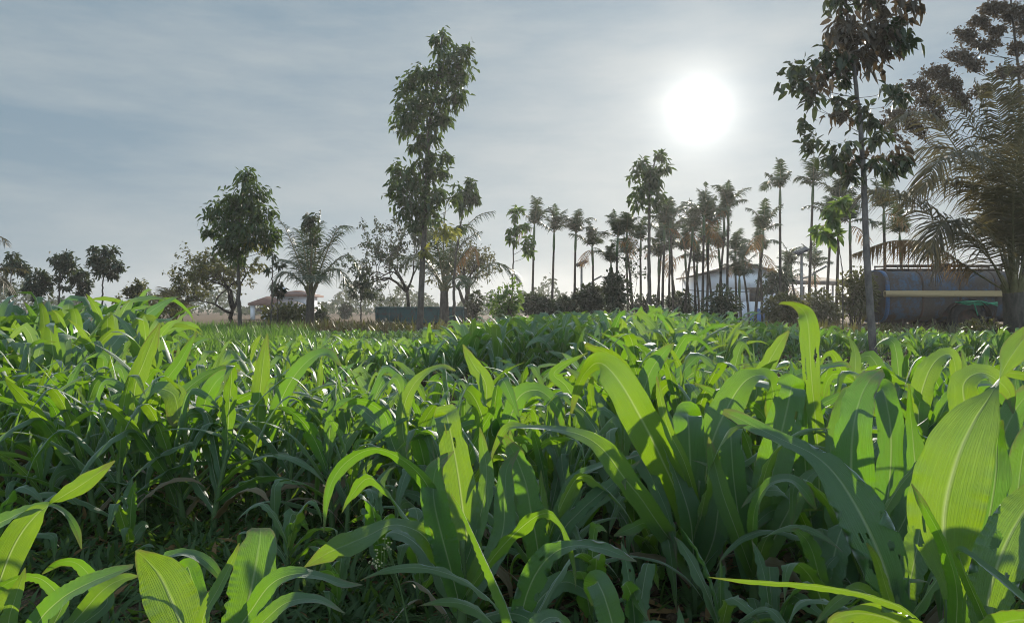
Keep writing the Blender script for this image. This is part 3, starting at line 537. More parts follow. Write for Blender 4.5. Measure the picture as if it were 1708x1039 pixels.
# ------------------------------------------------------------------ the rest of the maize
def want(x, y, px):
    w = want0(x, y, np.clip(px, -60, 1760))
    if y > 6 and px > 420:
        row = np.interp(px, [420, 520, 640, 780, 900, 1000, 1180, 1300, 1500, 1708], [548, 548, 550, 545, 528, 520, 524, 545, 552, 552])
        row += 16 * (y < 16) * (px < 800)
        w = min(w, HC - (row + 4 - HOR) / F * y) if w else 0
    return max(w, 0.16) if w else 0
def want0(x, y, px):
    """height of the maize growing at (x, y); 0 where none grows"""
    if y < 2.12: return 0
    if px < 640 and y < 2.45: return 0
    if px < 420:
        if px > 240 and y > 3.4: return 0.44 if y < 6.3 else 0
        if y < 4.6: return 0.49
        if px < 235: return 0.54 + 0.22 * np.clip((y - 4.6) / 2.2, 0, 1) if y < 8.4 else 0.0
        return 0.50 if y < 7.5 else 0
    if px < 980:
        if y < 3.0: return 0.46
        if y < 5.7: return 0.35
        if y < 7.1: return 0
        if px < 500 and y > 13: return 0
        return 0.58 if y < 24 else 0
    if px < 1180:
        if y < 3.4: return 0.53
        if y < 5.4: return 0.46
        if y < 6.6: return 0
        return 0.60 if y < 19 else 0
    if y < 3.6: return 0.50
    if y < 4.7: return 0.37
    if y < 9.6 + 0.5 * sin(px * .02) or (1400 < px < 1530 and y < 10.6): return 0.20 if 5.3 < y < 9.4 else 0
    return 0.52 if y < 16 - (px - 1180) * 0.006 else 0
g = np.random.default_rng(5)
cand = []
y = 2.15
while y < 24:
    sx = 0.155 if y < 4 else 0.205
    for x in np.arange(-1.15 * y - 0.6, 1.15 * y + 0.6, sx):
        xx, yy = x + g.normal(0, sx * 0.26), y + g.normal(0, 0.07); px = CX + xx / yy * F
        if -700 < px < 2400:
            hgt = want(xx, yy, px + 25 * sin(yy * 2.1) + g.normal(0, 20))
            if hgt > 0 and g.random() > 0.05: cand.append((yy, xx, hgt * g.normal(1, 0.10), px))
    y += 0.23 if y < 4 else 0.34
for px, yy, hh in [(930, 2.0, .30), (985, 1.75, .30), (1065, 1.62, .26), (1100, 2.1, .34), (1205, 1.62, .30), (1290, 1.55, .28), (1330, 2.1, .38), (1385, 1.6, .32), (1465, 1.95, .40), (1530, 1.75, .38), (1620, 1.55, .36), (1690, 1.75, .40), (1345, 1.4, .22), (1440, 1.3, .24), (1140, 1.42, .20), (480, 2.15, .24), (560, 1.85, .22), (640, 2.1, .30), (700, 1.9, .28), (-20, 2.1, .30), (215, 2.3, .26)]:
    cand.append((yy, GX(px, yy), hh, px))
cand.sort()
NVAR = 12; ZM = {}
protos = []
def make_proto(i):
    st, lv = maize_geo(200 + i, 26, 7); r = thing('maize_plant', 'young maize plant', 'maize plant', (0, 0, 0))
    st.build('stalk', 'stalk', r)
    for V, Q, A in lv: mk('leaf', V, Q, 'maize', r, A)
    st2, lv2 = maize_geo(300 + i, 18, 5); r2 = thing('maize_plant', 'young maize plant', 'maize plant', (0, 0, 0))
    st2.build('stalk', 'stalk', r2); a = Acc()
    for V, Q, A in lv2: a.add(V, Q, A)
    a.build('foliage', 'maize', r2)
    st3, lv3 = maize_geo(350 + i, 30, 9, 8, .22, 1.65); r3 = thing('maize_plant', 'young maize plant', 'maize plant', (0, 0, 0)); st3.build('stalk', 'stalk', r3); ZM[i, 2] = np.concatenate([l[0][:, 2] for l in lv3]).max()
    for V, Q, A in lv3: mk('leaf', V, Q, 'maize', r3, A)

    ZM[i, 0] = np.concatenate([l[0][:, 2] for l in lv]).max() * 0.93; ZM[i, 1] = np.concatenate([l[0][:, 2] for l in lv2]).max() * 0.93
    return r, r2, r3
protos = [make_proto(i) for i in range(NVAR)]
def group_of(px, yy):
    if px < 760 and yy < 2.36: return 'small maize plants in the bare furrow', 'small maize plant with low leaves in the bare weedy furrow'
    if px < 420 and yy < 4.6: return 'maize plants in the rows behind the bare furrow', 'knee high maize plant in the leafy rows behind the bare weedy furrow'
    if px < 420: return 'taller maize plants below the five small trees', 'maize plant in the dense stand towards the five small trees'
    if yy < 2.3: return 'low maize plants under the wide leaved plants', 'low leafy maize plant growing in the shade under the nearest wide leaved plants'
    if yy < 3.6: return 'maize plants in the dense rows behind the nearest plants', 'maize plant in the dense rows just behind the nearest wide leaved plants'
    if yy < 6.0: return 'short maize plants before the dark gap', 'short maize plant in the low rows before the dark gap in the field'
    return 'maize plants at the front of the far block', 'maize plant at the front edge of the far block beyond the dark gap'
NIND = 300 - 26
used = set()
seen = [c for c in cand if -90 < c[3] < 1800]; rest = seen[NIND:] + [c for c in cand if not -90 < c[3] < 1800]
for k, (yy, xx, hgt, px) in enumerate(seen[:NIND]):
    i = int(g.integers(NVAR)); j = 2 if yy < 2.36 and hgt < .41 else (0 if yy < 3.0 else 1); p = protos[i][j]
    o = p if (i, j) not in used else copy_tree(p); used.add((i, j))
    grp, lab = group_of(px, yy)
    o.location = (xx, yy, -0.01); s_ = hgt / ZM[i, j]; o.scale = (s_, s_, s_); o.rotation_euler = (g.normal(0, 0.05), g.normal(0, 0.05), g.uniform(0, 2 * pi))
    o['label'] = lab; o['group'] = grp
for i in range(NVAR):
    for j in (0, 1, 2):
        if (i, j) not in used:
            for c in list(protos[i][j].children): bpy.data.objects.remove(c)
            bpy.data.objects.remove(protos[i][j])
# beyond those: one mass of maize to the far edge of the field
lo = []
for i in range(16):
    st, lv = maize_geo(400 + i, 10, 3, 9, .27, 1.5); a = Acc(); a.add(np.concatenate(st.V), np.concatenate(st.Q[4]))
    for V, Q, A in lv: a.add(V, Q, A)
    lo.append((np.concatenate(a.V), np.concatenate(a.Q[4]), np.concatenate(a.A)))
Vs, Qs, As, n0 = [], [], [], 0
for yy, xx, hgt, px in rest:
    V, Q, A = lo[int(g.integers(16))]; t = g.uniform(0, 2 * pi); s_ = hgt / V[:, 2].max() / 0.96
    Rm = np.array([[cos(t), -sin(t), 0], [sin(t), cos(t), 0], [0, 0, 1]])
    A2 = A.copy(); A2[:, 2] = np.where(A[:, 2] > 0.95, A[:, 2], np.clip(A[:, 2] + g.normal(0, .15), 0, .9))
    Vs.append(V @ Rm.T * s_ + np.array([xx, yy, 0])); Qs.append(Q + n0); As.append(A2); n0 += len(V)
tag(mk('maize_crop', np.concatenate(Vs), np.concatenate(Qs), 'maize_far', None, np.concatenate(As)),
    'far block of young maize reaching to the trees', 'maize crop', kind='stuff')
del Vs, Qs, As

# ------------------------------------------------------------------ weeds, grass and litter on the soil
def tufts(name, label, cat, pts, mat, hgt, wid, nb, seed, spread=0.6, seg=3, kind='stuff', curl=1.0):
    """leafy tufts: nb blades at each point, each a bent pointed strip"""
    r = np.random.default_rng(seed); pts = np.repeat(np.asarray(pts, float), nb, 0); n = len(pts)
    L = hgt * r.uniform(0.5, 1.25, n); az = r.uniform(0, 2 * pi, n); el = np.clip(r.normal(1.2 - spread, 0.35, n), 0.05, 1.5); s = np.linspace(0, 1, seg + 1)
    E = el[:, None] - curl * r.uniform(0.2, 1.4, n)[:, None] * s ** 1.5
    d = np.stack([np.cos(E) * np.cos(az)[:, None], np.cos(E) * np.sin(az)[:, None], np.sin(E)], -1) * (L / seg)[:, None, None]
    C = pts[:, None] + np.concatenate([np.zeros((n, 1, 3)), np.cumsum(d, 1)[:, :-1]], 1)
    W = (wid * r.uniform(0.6, 1.4, n))[:, None] * np.sin(np.clip(0.18 + 0.82 * s, 0, 1) * pi)[None, :] + 0.0006
    S = np.stack([-np.sin(az), np.cos(az), r.normal(0, 0.4, n)], 1); S = unit(S)
    V = np.stack([C - S[:, None] * W[..., None] / 2, C + S[:, None] * W[..., None] / 2], 2).reshape(-1, 3)
    k = 2 * (seg + 1); b = np.arange(n)[:, None] * k; i = np.arange(seg)[None, :] * 2
    Q = np.stack([b + i, b + i + 1, b + i + 3, b + i + 2], -1).reshape(-1, 4)
    A = np.zeros((n, k, 3)); A[..., 2] = r.uniform(0, 1, n)[:, None]
    o = mk(name, V, Q, mat, None, A.reshape(-1, 3)); tag(o, label, cat, kind=kind); return o
r = np.random.default_rng(8)
def area(n, d0, d1, p0, p1, pw=1.0):
    d = d0 + (d1 - d0) * r.random(n) ** pw; px = r.uniform(p0, p1, n); return np.stack([(px - CX) / F * d, d, np.zeros(n)], 1)
tufts('weed_cover', 'small dark green weeds creeping over the soil between the maize rows', 'weeds', np.concatenate([area(2300, 1.4, 3.6, -60, 1760), area(1100, 1.5, 3.0, -60, 680)]), 'weed', 0.085, 0.013, 6, 21, 0.7)
tufts('leaf_litter', 'dry brown leaf scraps and stalks lying on the soil', 'leaf litter', area(2200, 1.4, 3.8, -60, 1760) + [0, 0, 0.012], 'dry_leaf', 0.09, 0.014, 1, 22, 1.15, curl=0.5)
tufts('grass_patch', 'bright green mound of uncut grass behind the maize, before the leafless trees', 'grass', np.concatenate([area(3400, 8.2, 24, 240, 520), area(500, 8.4, 10, 80, 260)]), 'grass', 0.42, 0.016, 7, 23, 0.30, 4)
tufts('dry_grass', 'dry brown grass and scrub along the far edge of the field', 'dry grass', np.concatenate([area(1500, 19.5, 27, 380, 660), area(900, 20, 30, 780, 1200), area(1500, 16.5, 20, 1180, 1500)]), 'straw', 0.42, 0.02, 6, 24, 0.35, 3)
tufts('field_edge_weeds', 'dusty green weeds mixed into the dry field edge', 'weeds', np.concatenate([area(350, 19, 25, 400, 900), area(400, 15.5, 19, 1160, 1720)]), 'olive_leaf', 0.50, 0.05, 7, 25, 0.4, 3)

# the feathery weed in flower between the maize plants
def feathery_weed():
    d = 1.55; o = P(678, 1030, d); o[2] = 0; g = np.random.default_rng(4)
    w_ = thing('feathery_weed', 'slender weed with finely cut leaves and a spray of tiny pale buds', 'weed', o)
    st = Acc(); main = spline([o + [0.03, 0, 0], P(672, 1000, d), P(662, 962, d), P(650, 930, d), P(640, 905, d)], 14); st.tube(main - o, np.linspace(.003, .0012, 14), 5)
    tips = [P(643, 906, d), P(632, 917, d), P(648, 910, d + .02), P(620, 935, d), P(632, 945, d - .02), P(626, 930, d + .01)]
    for k, t in enumerate(tips): st.tube(np.array([main[8 + (k % 4)], (main[10] + t) / 2 + [0, 0, .004], t]) - o, [.0012, .001, .0007], 4)
    st.build('stem', 'stalk', w_)
    bd = Acc()
    for t in tips:
        for _ in range(5):
            c = t + g.normal(0, .006, 3) - o; bd.lathe([(0.0001, -.0022), (.0018, -.001), (.002, .0008), (.0001, .002)], c, (0, 0, 1), 6)
    MAT['bud'] = plain('pale_bud', (.40, .40, .24), (.55, .52, .34), 60, .8, .1); bd.build('bud_spray', 'bud', w_)
    lf = Acc()
    for k in range(26):
        b = np.array([g.normal(0, .05), g.normal(0, .05), g.uniform(.02, .10)]); az = g.uniform(0, 2 * pi); L = g.uniform(.07, .13)
        for q in range(11):
            s = .2 + .8 * q / 10; c = b + np.array([cos(az), sin(az), .45 - .5 * s]) * L * s
            for sd in (-1, 1):
                e = np.array([cos(az + sd * .9), sin(az + sd * .9), .1]) * L * .30 * sin(pi * min(1, s * .9)); nrm_ = np.array([cos(az), sin(az), 0]) * .0022
                lf.add([c - nrm_, c + e * .5 - nrm_ * 1.4, c + e, c + e * .5 + nrm_ * 1.4], np.array([[0, 1, 2, 3]]), np.tile([0, 0, g.random()], (4, 1)))
    lf.build('foliage', 'weed', w_)
feathery_weed()

def clods():
    r = np.random.default_rng(12); a = Acc(); th = np.arange(6) * pi / 3
    for p in np.concatenate([area(900, 1.4, 3.6, -60, 1760), area(350, 1.7, 3.0, -40, 640)]):
        s = r.uniform(.006, .024); c = p + [0, 0, s * .3]; V = [c + [0, 0, s * .8]]
        for k, (rr, z) in enumerate(((.8, .5), (1.0, -.1), (.6, -.6))): V += [c + np.array([cos(t + k * .5) * rr, sin(t + k * .5) * rr, z]) * s * r.uniform(.75, 1.2) for t in th]
        i = np.arange(6); j = (i + 1) % 6
        a.add(V, [np.stack([np.zeros(6, int), 1 + i, 1 + j], 1), np.concatenate([np.stack([1 + i + q, 7 + i + q, 7 + j + q, 1 + j + q], 1) for q in (0, 6)])])
    MAT['clod'] = plain('soil_clod', (.035, .026, .018), (.10, .072, .048), 18, .95, .1, bstr=.8)
    tag(a.build('soil_clods', 'clod', None), 'crumbly brown clods of soil lying between the maize', 'soil', kind='stuff')
clods()

# ------------------------------------------------------------------ broadleaf trees
def leaves_at(acc, C, D, L, wd, g, droop=0.5):
    """a pointed leaf at each C along D (n,3), folded on its midrib"""
    n = len(C); D = unit(D); ref = unit(g.normal(0, 1, (n, 3)) + np.array([0, 0, 1.6])); S = unit(np.cross(D, ref)); U = np.cross(S, D)
    L = np.broadcast_to(L, (n,))[:, None] * g.uniform(0.7, 1.25, (n, 1)); W = L * wd
    dr = np.array([0, 0, -1.0]) * L * droop * g.uniform(0.1, 0.6, (n, 1))
    V = np.stack([C, C + D * L * .35 + S * W * .5 + U * W * .18, C + D * L * .72 + S * W * .38 + U * W * .12 + dr * .5, C + D * L + dr,
                  C + D * L * .72 - S * W * .38 + U * W * .12 + dr * .5, C + D * L * .35 - S * W * .5 + U * W * .18], 1)
    b = np.arange(n)[:, None] * 6; Q = np.concatenate([b + [[0, 1, 2, 3]], b + [[0, 3, 4, 5]]])
    A = np.zeros((n, 6, 3)); A[..., 2] = np.clip(g.uniform(0, 1, (n, 1)), 0, 1); acc.add(V.reshape(-1, 3), Q, A.reshape(-1, 3))
def tree(name, label, cat, d, trunk, clumps, lpx, dens=1.0, seed=0, mat='tree_leaf', wd=0.38, tpx=12, group=None, ltw=9, bark='bark', flat=1.0, droop=0.7, depth=1.0, fill=1.0, scat=.16):
    """trunk: px rows base -> top; clumps: (px, py, rx, ry[, material]); lpx leaf length px; leaves sit round twig ends"""
    g = np.random.default_rng(seed); base = P(*trunk[0][:2], d); base[2] = 0.0; r_ = thing(name, label, cat, base, group)
    tp = [np.array([base[0], d, -0.05])] + [P(a[0], a[1], d + (a[2] if len(a) > 2 else 0)) for a in trunk[1:]]; tp = spline(tp, 36)
    tp[1:-1] += g.normal(0, 0.004 * d / 10, (34, 3)) * [1, 1, 0]
    k = d / F; t = Acc(); rad = (tpx / 2) * k * np.linspace(1, 0.22, 36) ** 0.9; rad[0] *= 1.35; t.tube(tp - base, rad, 9)
    crowns = {}
    for c in clumps:
        px, py, rx, ry = c[:4]; m = c[4] if len(c) > 4 else mat; a = crowns.setdefault(m, Acc())
        rz = (rx + ry) / 2 * depth; dz = g.normal(0, 0.35) * rz * k; ctr = P(px, py, d + dz)
        rr = np.array([rx, rz, ry]) * k
        # limb: leaves the trunk lower than the clump
        low = tp[np.argmin(np.abs(tp[:, 2] - (ctr[2] - rr[2] * 0.9 - 0.35 * abs(ctr[0] - base[0])))) ]
        lr = max(0.004 * d / 12, 0.10 * (rr[0] + rr[2]) * 0.16); midp = (low + ctr) / 2 + np.array([(ctr[0] - low[0]) * .18, 0, -0.12 * abs(ctr[0] - low[0])])
        limb = spline([low, midp, ctr], 9); t.tube(limb - base, np.linspace(lr, lr * .4, 9), 5)
        nt_ = max(4, int(dens * 0.030 * (rx * ry) ** 0.78 * 4.6 / max(1, lpx / 9)))
        for _ in range(nt_):
            v = unit(g.normal(0, 1, 3)) * g.uniform(0.25, 1.0) ** 0.6 * rr * fill; v[2] *= flat; e = ctr + v
            st = limb[g.integers(5, 9)]; twig = spline([st, (st + e) / 2 + [0, 0, abs(v[0]) * .1], e], 5); t.tube(twig - base, np.linspace(lr * .35, lr * .12, 5), 3, False)
            n = g.integers(ltw - 3, ltw + 4); s = g.uniform(0.45, 1.0, n); C = twig[0] * 0; C = st + (e - st) * s[:, None] + g.normal(0, scat, (n, 3)) * rr.mean()
            D = unit(e - st + 1e-6) * (0.7 if scat < .2 else 0.45) + g.normal(0, 0.75, (n, 3)) + np.array([0, 0, -droop])
            leaves_at(a, C, D, lpx * k, wd, g, droop)
    t.build('trunk', bark, r_, base)if False else t.build('trunk', bark, r_)
    for m, a in crowns.items():
        o = a.build('crown', m, r_, base)
        if m == 'yellow_leaf': o['label'] = 'yellowing lower leaves'
    return r_
PL = 'slender plantation trees standing in the maize'
tree('young_tree', 'slim young tree with a broad dark crown before the tall coconut and the leafless trees', 'tree', 18,
     [(402, 568), (399, 500), (398, 420), (402, 340), (410, 285)],
     [(410, 292, 20, 16), (420, 318, 34, 22), (385, 335, 30, 22), (412, 345, 42, 28), (360, 352, 28, 22), (440, 355, 22, 24), (385, 372, 42, 24), (425, 378, 36, 24), (350, 388, 16, 16), (400, 400, 34, 22), (448, 400, 22, 16), (395, 425, 22, 16), (372, 408, 22, 14), (462, 392, 10, 16), (425, 405, 24, 14, 'yellow_leaf')], 10, 1.35, 1, tpx=8, droop=.8, fill=1.12, scat=.17)
tree('young_tree', 'tallest slim tree in the middle, in two leafy tiers above the tractor trailer', 'tree', 19,
     [(700, 566), (703, 480), (708, 380), (713, 290), (716, 220), (730, 130), (738, 60)],
     [(736, 62, 16, 18), (742, 92, 26, 20), (772, 88, 18, 20), (770, 122, 24, 26), (735, 128, 34, 24), (705, 128, 26, 20), (675, 142, 20, 18), (760, 155, 26, 22), (722, 165, 36, 22), (680, 175, 34, 20), (700, 200, 36, 20), (672, 208, 22, 16), (740, 195, 24, 20), (715, 228, 28, 18), (697, 244, 18, 10),
      (738, 262, 18, 12), (705, 270, 30, 16), (668, 288, 26, 20), (735, 285, 22, 16), (700, 302, 36, 22), (668, 320, 24, 22), (725, 320, 26, 18), (690, 342, 38, 20), (715, 360, 26, 18), (742, 386, 22, 12, 'yellow_leaf'), (712, 420, 12, 8, 'yellow_leaf'), (690, 372, 20, 12), (760, 330, 8, 12)], 11.5, 1.35, 2, tpx=11.5, droop=.85, fill=1.12, scat=.18)
tree('young_tree', 'thin tree with one small round crown rising out of the coconut palm beside the trailer', 'tree', 24,
     [(757, 540), (758, 460), (766, 390), (775, 330)], [(772, 318, 22, 20), (790, 303, 12, 12), (776, 340, 18, 14), (796, 325, 10, 14), (768, 380, 6, 10)], 12, 1.3, 3, tpx=6, droop=.8)
tree('young_tree', 'thin pale green tree with leaves on its upper half beside the first areca palm', 'tree', 27,
     [(853, 530), (855, 460), (857, 410), (862, 350)], [(862, 355, 14, 12), (858, 380, 14, 10), (875, 405, 16, 14), (852, 398, 10, 8), (880, 420, 12, 6), (868, 375, 14, 10)], 12, 1.1, 4, 'pale_leaf', tpx=4, droop=.6)
tree('young_tree', 'tall forked tree standing among the areca palms below the sun', 'tree', 27,
     [(1083, 528), (1083, 440), (1083, 360), (1085, 300), (1095, 262)], [(1104, 262, 16, 10), (1112, 278, 10, 12), (1068, 272, 16, 12), (1058, 285, 10, 16), (1090, 285, 22, 12), (1080, 302, 28, 12), (1066, 325, 18, 12), (1092, 325, 16, 10), (1060, 338, 12, 10), (1088, 345, 20, 8), (1078, 312, 18, 12)], 12, 1.25, 5, tpx=8, droop=.8, fill=1.12)
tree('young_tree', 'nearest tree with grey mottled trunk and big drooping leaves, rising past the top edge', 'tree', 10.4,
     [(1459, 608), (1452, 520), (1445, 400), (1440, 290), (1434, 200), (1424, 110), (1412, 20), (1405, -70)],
     [(1470, -10, 60, 22, 'flare_tinted_leaf'), (1412, -5, 40, 24), (1510, 10, 24, 26, 'flare_tinted_leaf'), (1445, 35, 46, 26, 'flare_tinted_leaf'), (1395, 45, 30, 26, 'flare_tinted_leaf'), (1490, 45, 36, 26), (1418, 75, 42, 28, 'flare_tinted_leaf'), (1460, 80, 40, 24, 'flare_tinted_leaf'), (1500, 60, 20, 24), (1385, 88, 24, 20), (1430, 110, 36, 20, 'flare_tinted_leaf'), (1395, 108, 24, 16, 'flare_tinted_leaf'), (1474, 62, 30, 20, 'flare_tinted_leaf'),
      (1338, 112, 30, 20), (1365, 130, 28, 18, 'flare_tinted_leaf'), (1325, 135, 22, 16), (1350, 150, 20, 12), (1400, 130, 16, 12), (1480, 140, 26, 10), (1495, 160, 20, 8), (1402, 165, 16, 10), (1405, 192, 26, 14, 'flare_tinted_leaf'), (1440, 182, 12, 10), (1346, 210, 14, 18), (1345, 240, 18, 14), (1450, 200, 16, 8), (1400, 240, 30, 12), (1390, 258, 24, 16), (1420, 262, 20, 16, 'flare_tinted_leaf'), (1466, 232, 24, 14), (1480, 255, 32, 16, 'flare_tinted_leaf'), (1455, 275, 26, 14), (1490, 275, 22, 10), (1412, 290, 14, 10), (1505, 265, 16, 10)],
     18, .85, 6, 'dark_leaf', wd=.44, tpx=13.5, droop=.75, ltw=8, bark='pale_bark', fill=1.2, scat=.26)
tree('leafy_branch_tree', 'thin tree with a few large bright leaves by the grey mottled trunk', 'tree', 14,
     [(1405, 575), (1406, 470), (1398, 400), (1392, 350)], [(1390, 345, 18, 10), (1372, 382, 16, 8), (1388, 392, 10, 10), (1400, 335, 12, 10), (1384, 365, 12, 8)], 20, 0.9, 7, 'pale_leaf', wd=.5, tpx=3, droop=.5, ltw=6)
SM = 'small round crowned trees on the horizon'
for i, (lab, d, tr, cl) in enumerate([
    ('small tree farthest to one side with an open uneven crown above the maize', 30, [(15, 520), (17, 480), (20, 440)], [(20, 432, 14, 10), (14, 446, 14, 10), (38, 450, 14, 10), (30, 440, 12, 10), (8, 470, 10, 7), (18, 484, 7, 6)]),
    ('low small tree with the widest dark crown of the row, second in line', 30, [(65, 525), (65, 500), (65, 465)], [(66, 460, 18, 10), (52, 474, 14, 14), (78, 472, 16, 12), (66, 482, 18, 12), (66, 500, 10, 7)]),
    ('small tree with pale topped crown on a thin stem, third in line', 30, [(97, 520), (99, 480), (104, 430)], [(110, 426, 14, 8), (97, 434, 14, 10), (118, 440, 14, 10), (104, 446, 16, 10), (100, 462, 10, 7), (108, 478, 10, 5)]),
    ('little dark tree squeezed between two taller ones, fourth in line', 31, [(136, 520), (136, 490), (138, 456)], [(138, 456, 12, 8), (132, 468, 14, 12), (144, 474, 12, 12), (122, 466, 12, 6), (138, 488, 12, 6)]),
    ('small tree with the roundest crown on a clear bare stem, last in line', 29, [(169, 520), (171, 480), (174, 420)], [(157, 418, 8, 8), (184, 418, 14, 10), (170, 430, 22, 12), (160, 440, 18, 10), (186, 440, 18, 12), (172, 452, 20, 10), (196, 446, 12, 6), (186, 460, 10, 5)])]):
    tree('small_tree', lab, 'tree', d, tr, cl, 8, 2.7, 11 + i, 'dark_leaf', tpx=4, group=SM, droop=.5, fill=1.1)
tree('small_tree', 'sapling with sparse clumps beside the trailer end', 'tree', 29, [(602, 545), (602, 500), (603, 455)], [(603, 455, 10, 8), (596, 470, 12, 10), (612, 472, 12, 8), (604, 486, 8, 10), (588, 488, 6, 8), (618, 488, 6, 6)], 9, 1.4, 21, 'dark_leaf', tpx=3)
tree('small_tree', 'spindly sapling with a tuft of dark leaves in front of the red roofed house', 'tree', 23, [(463, 548), (463, 500), (464, 470)], [(465, 474, 10, 8), (468, 486, 10, 6), (460, 480, 8, 8)], 9, 1.5, 22, 'dark_leaf', tpx=3)
tree('small_tree', 'tall thin pole-like tree with a few high leaves by the red roofed house', 'tree', 21, [(452, 548), (454, 480), (455, 420)], [(455, 425, 8, 10), (450, 450, 8, 6), (468, 440, 10, 6)], 9, 1.0, 23, 'dark_leaf', tpx=4)
tree('small_tree', 'dark shapely tree tucked under the coconut fronds behind the second solar lamp', 'tree', 33, [(1285, 535), (1288, 490), (1292, 460)], [(1290, 460, 24, 12), (1300, 475, 20, 14), (1280, 478, 16, 12), (1310, 462, 14, 8)], 9, 1.6, 24, 'dark_leaf', tpx=5)

# ------------------------------------------------------------------ open crowned trees, nearly leafless
def open_tree(label, d, base, spread_px, top_py, seed, mat='olive_leaf', nl=900, lpx=5, levels=6, tpx=12, lean=0.0):
    g = np.random.default_rng(seed); k = d / F; b = P(base[0], base[1], d); b[2] = 0; r_ = thing('open_crowned_tree', label, 'tree', b)
    H = P(0, top_py, d)[2]; Rw = spread_px * k; t = Acc(); ends = []
    def grow(p, dr, L, rad, lv):
        n = 6; q = [p]; dd = dr.copy()
        for _ in range(n - 1):
            dd = unit(dd + g.normal(0, 0.16, 3) + np.array([0, 0, 0.03])); q.append(q[-1] + dd * L / (n - 1))
        t.tube(np.array(q), np.linspace(rad, rad * .62, n), 6 if lv < 2 else (4 if lv < 4 else 3), lv < 2)
        if lv >= 3: ends.append((np.array(q), lv))
        if lv >= levels: return
        for j in range(g.integers(2, 4) if lv else 4):
            a = unit(g.normal(0, 1, 3)); nd = unit(dd * 0.9 + a * (0.75 if lv else 0.95) + np.array([0, 0, 0.12 if lv < 3 else -0.05]))
            grow(q[-1] if j < 2 else q[g.integers(2, n)], nd, L * g.uniform(.66, .9), rad * .55, lv + 1)
    s0 = H * 0.25; grow(np.zeros(3), unit(np.array([lean, 0, 1.0])), s0, tpx / 2 * k, 0)
    V = np.concatenate(t.V); sc_ = np.array([Rw / max(1e-3, np.percentile(np.abs(V[:, 0]), 99)), Rw / max(1e-3, np.percentile(np.abs(V[:, 1]), 99)), H / np.percentile(V[:, 2], 99.7)])
    w_ = np.clip(V[:, 2:3] / (s0 + 1e-3), 0, 1); sv = 1 + (sc_ - 1) * w_; t.V = [V * np.concatenate([sv[:, :2], np.full((len(V), 1), sc_[2])], 1)]
    t.build('trunk', 'dark_bark', r_); a = Acc(); Cs, Ds = [], []
    for _ in range(nl):
        q, lv = ends[g.integers(len(ends))]; p = q[g.integers(1, 6)]; Cs.append(p * np.array([sc_[0], sc_[1], sc_[2]]) + g.normal(0, .03, 3)); Ds.append(g.normal(0, 1, 3))
    leaves_at(a, np.array(Cs), np.array(Ds), lpx * k, .55, g); a.build('crown', mat, r_); return r_
open_tree('wide spreading tree with sparse brownish leaves behind the slim dark crowned tree', 26, (385, 535), 95, 405, 3, 'olive_leaf', 4200, 5, 6, 8)
open_tree('nearly bare tree with crooked dark limbs leaning behind the trailer', 33, (690, 535), 95, 362, 5, 'dark_leaf', 3600, 5, 6, 9, -.25)
open_tree('bare twiggy tree showing behind the coconut palm over the trailer end', 34, (775, 535), 68, 395, 9, 'olive_leaf', 2200, 5, 6, 9, .1)
open_tree('small leafless bush tree near the low coconut on the horizon', 30, (300, 530), 50, 448, 12, 'olive_leaf', 900, 5, 5, 8)
open_tree('low twiggy tree with a few yellowed leaves after the row of small trees', 30, (228, 530), 36, 466, 14, 'olive_leaf', 1100, 6, 5, 6)
open_tree('thin bare tree with fine upright twigs among the areca stems', 30, (1052, 530), 26, 405, 16, 'dark_leaf', 260, 5, 5, 4)
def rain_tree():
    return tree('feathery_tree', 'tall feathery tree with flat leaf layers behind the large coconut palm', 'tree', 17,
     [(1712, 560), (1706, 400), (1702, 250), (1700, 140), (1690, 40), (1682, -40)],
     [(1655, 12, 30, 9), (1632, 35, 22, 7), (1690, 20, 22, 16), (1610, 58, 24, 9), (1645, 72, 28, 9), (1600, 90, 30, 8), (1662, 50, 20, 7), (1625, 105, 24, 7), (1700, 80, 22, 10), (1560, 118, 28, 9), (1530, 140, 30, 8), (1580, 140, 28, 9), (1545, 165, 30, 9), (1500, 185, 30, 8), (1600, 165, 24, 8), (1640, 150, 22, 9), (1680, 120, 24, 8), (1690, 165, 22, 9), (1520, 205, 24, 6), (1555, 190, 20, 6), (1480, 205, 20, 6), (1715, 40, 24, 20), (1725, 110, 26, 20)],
     6, 4.6, 31, 'flare_tinted_leaf', wd=.5, tpx=9, droop=.15, ltw=14, bark='dark_bark', depth=1.2)
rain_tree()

# ------------------------------------------------------------------ bushes
def bush(label, d, px, py, rx, ry, seed, mat='dark_leaf', lpx=9, n=900):
    g = np.random.default_rng(seed); k = d / F; b = np.array([GX(px, d), d, 0.0]); r_ = thing('bush', label, 'bush', b, 'bushes along the field edge'); t = Acc(); a = Acc()
    zt = P(0, py - ry, d)[2]; cz = zt * 0.55; R3 = np.array([rx * k, rx * k * .8, zt * .5]); lob = [np.zeros(3)] + [unit(g.normal(0, 1, 3)) * R3 * .55 for _ in range(7)]
    Cs, Ds = [], []
    for j in range(14):
        e = np.array([0, 0, cz]) + unit(g.normal(0, 1, 3)) * R3 * .8; t.tube(spline([[g.normal(0, .05), g.normal(0, .05), 0], e * [.4, .4, .6], e], 6), np.linspace(.022, .006, 6), 4)
    for j in range(n):
        c = lob[g.integers(len(lob))]; v = unit(g.normal(0, 1, 3)); s = g.uniform(.3, 1) ** .5; Cs.append(np.array([0, 0, cz]) + c + v * R3 * .52 * s * g.uniform(.8, 1.25)); Ds.append(v + g.normal(0, .6, 3))
    t.build('stem', 'dark_bark', r_); leaves_at(a, np.array(Cs), np.array(Ds), lpx * k, .5, g); a.build('foliage', mat, r_)
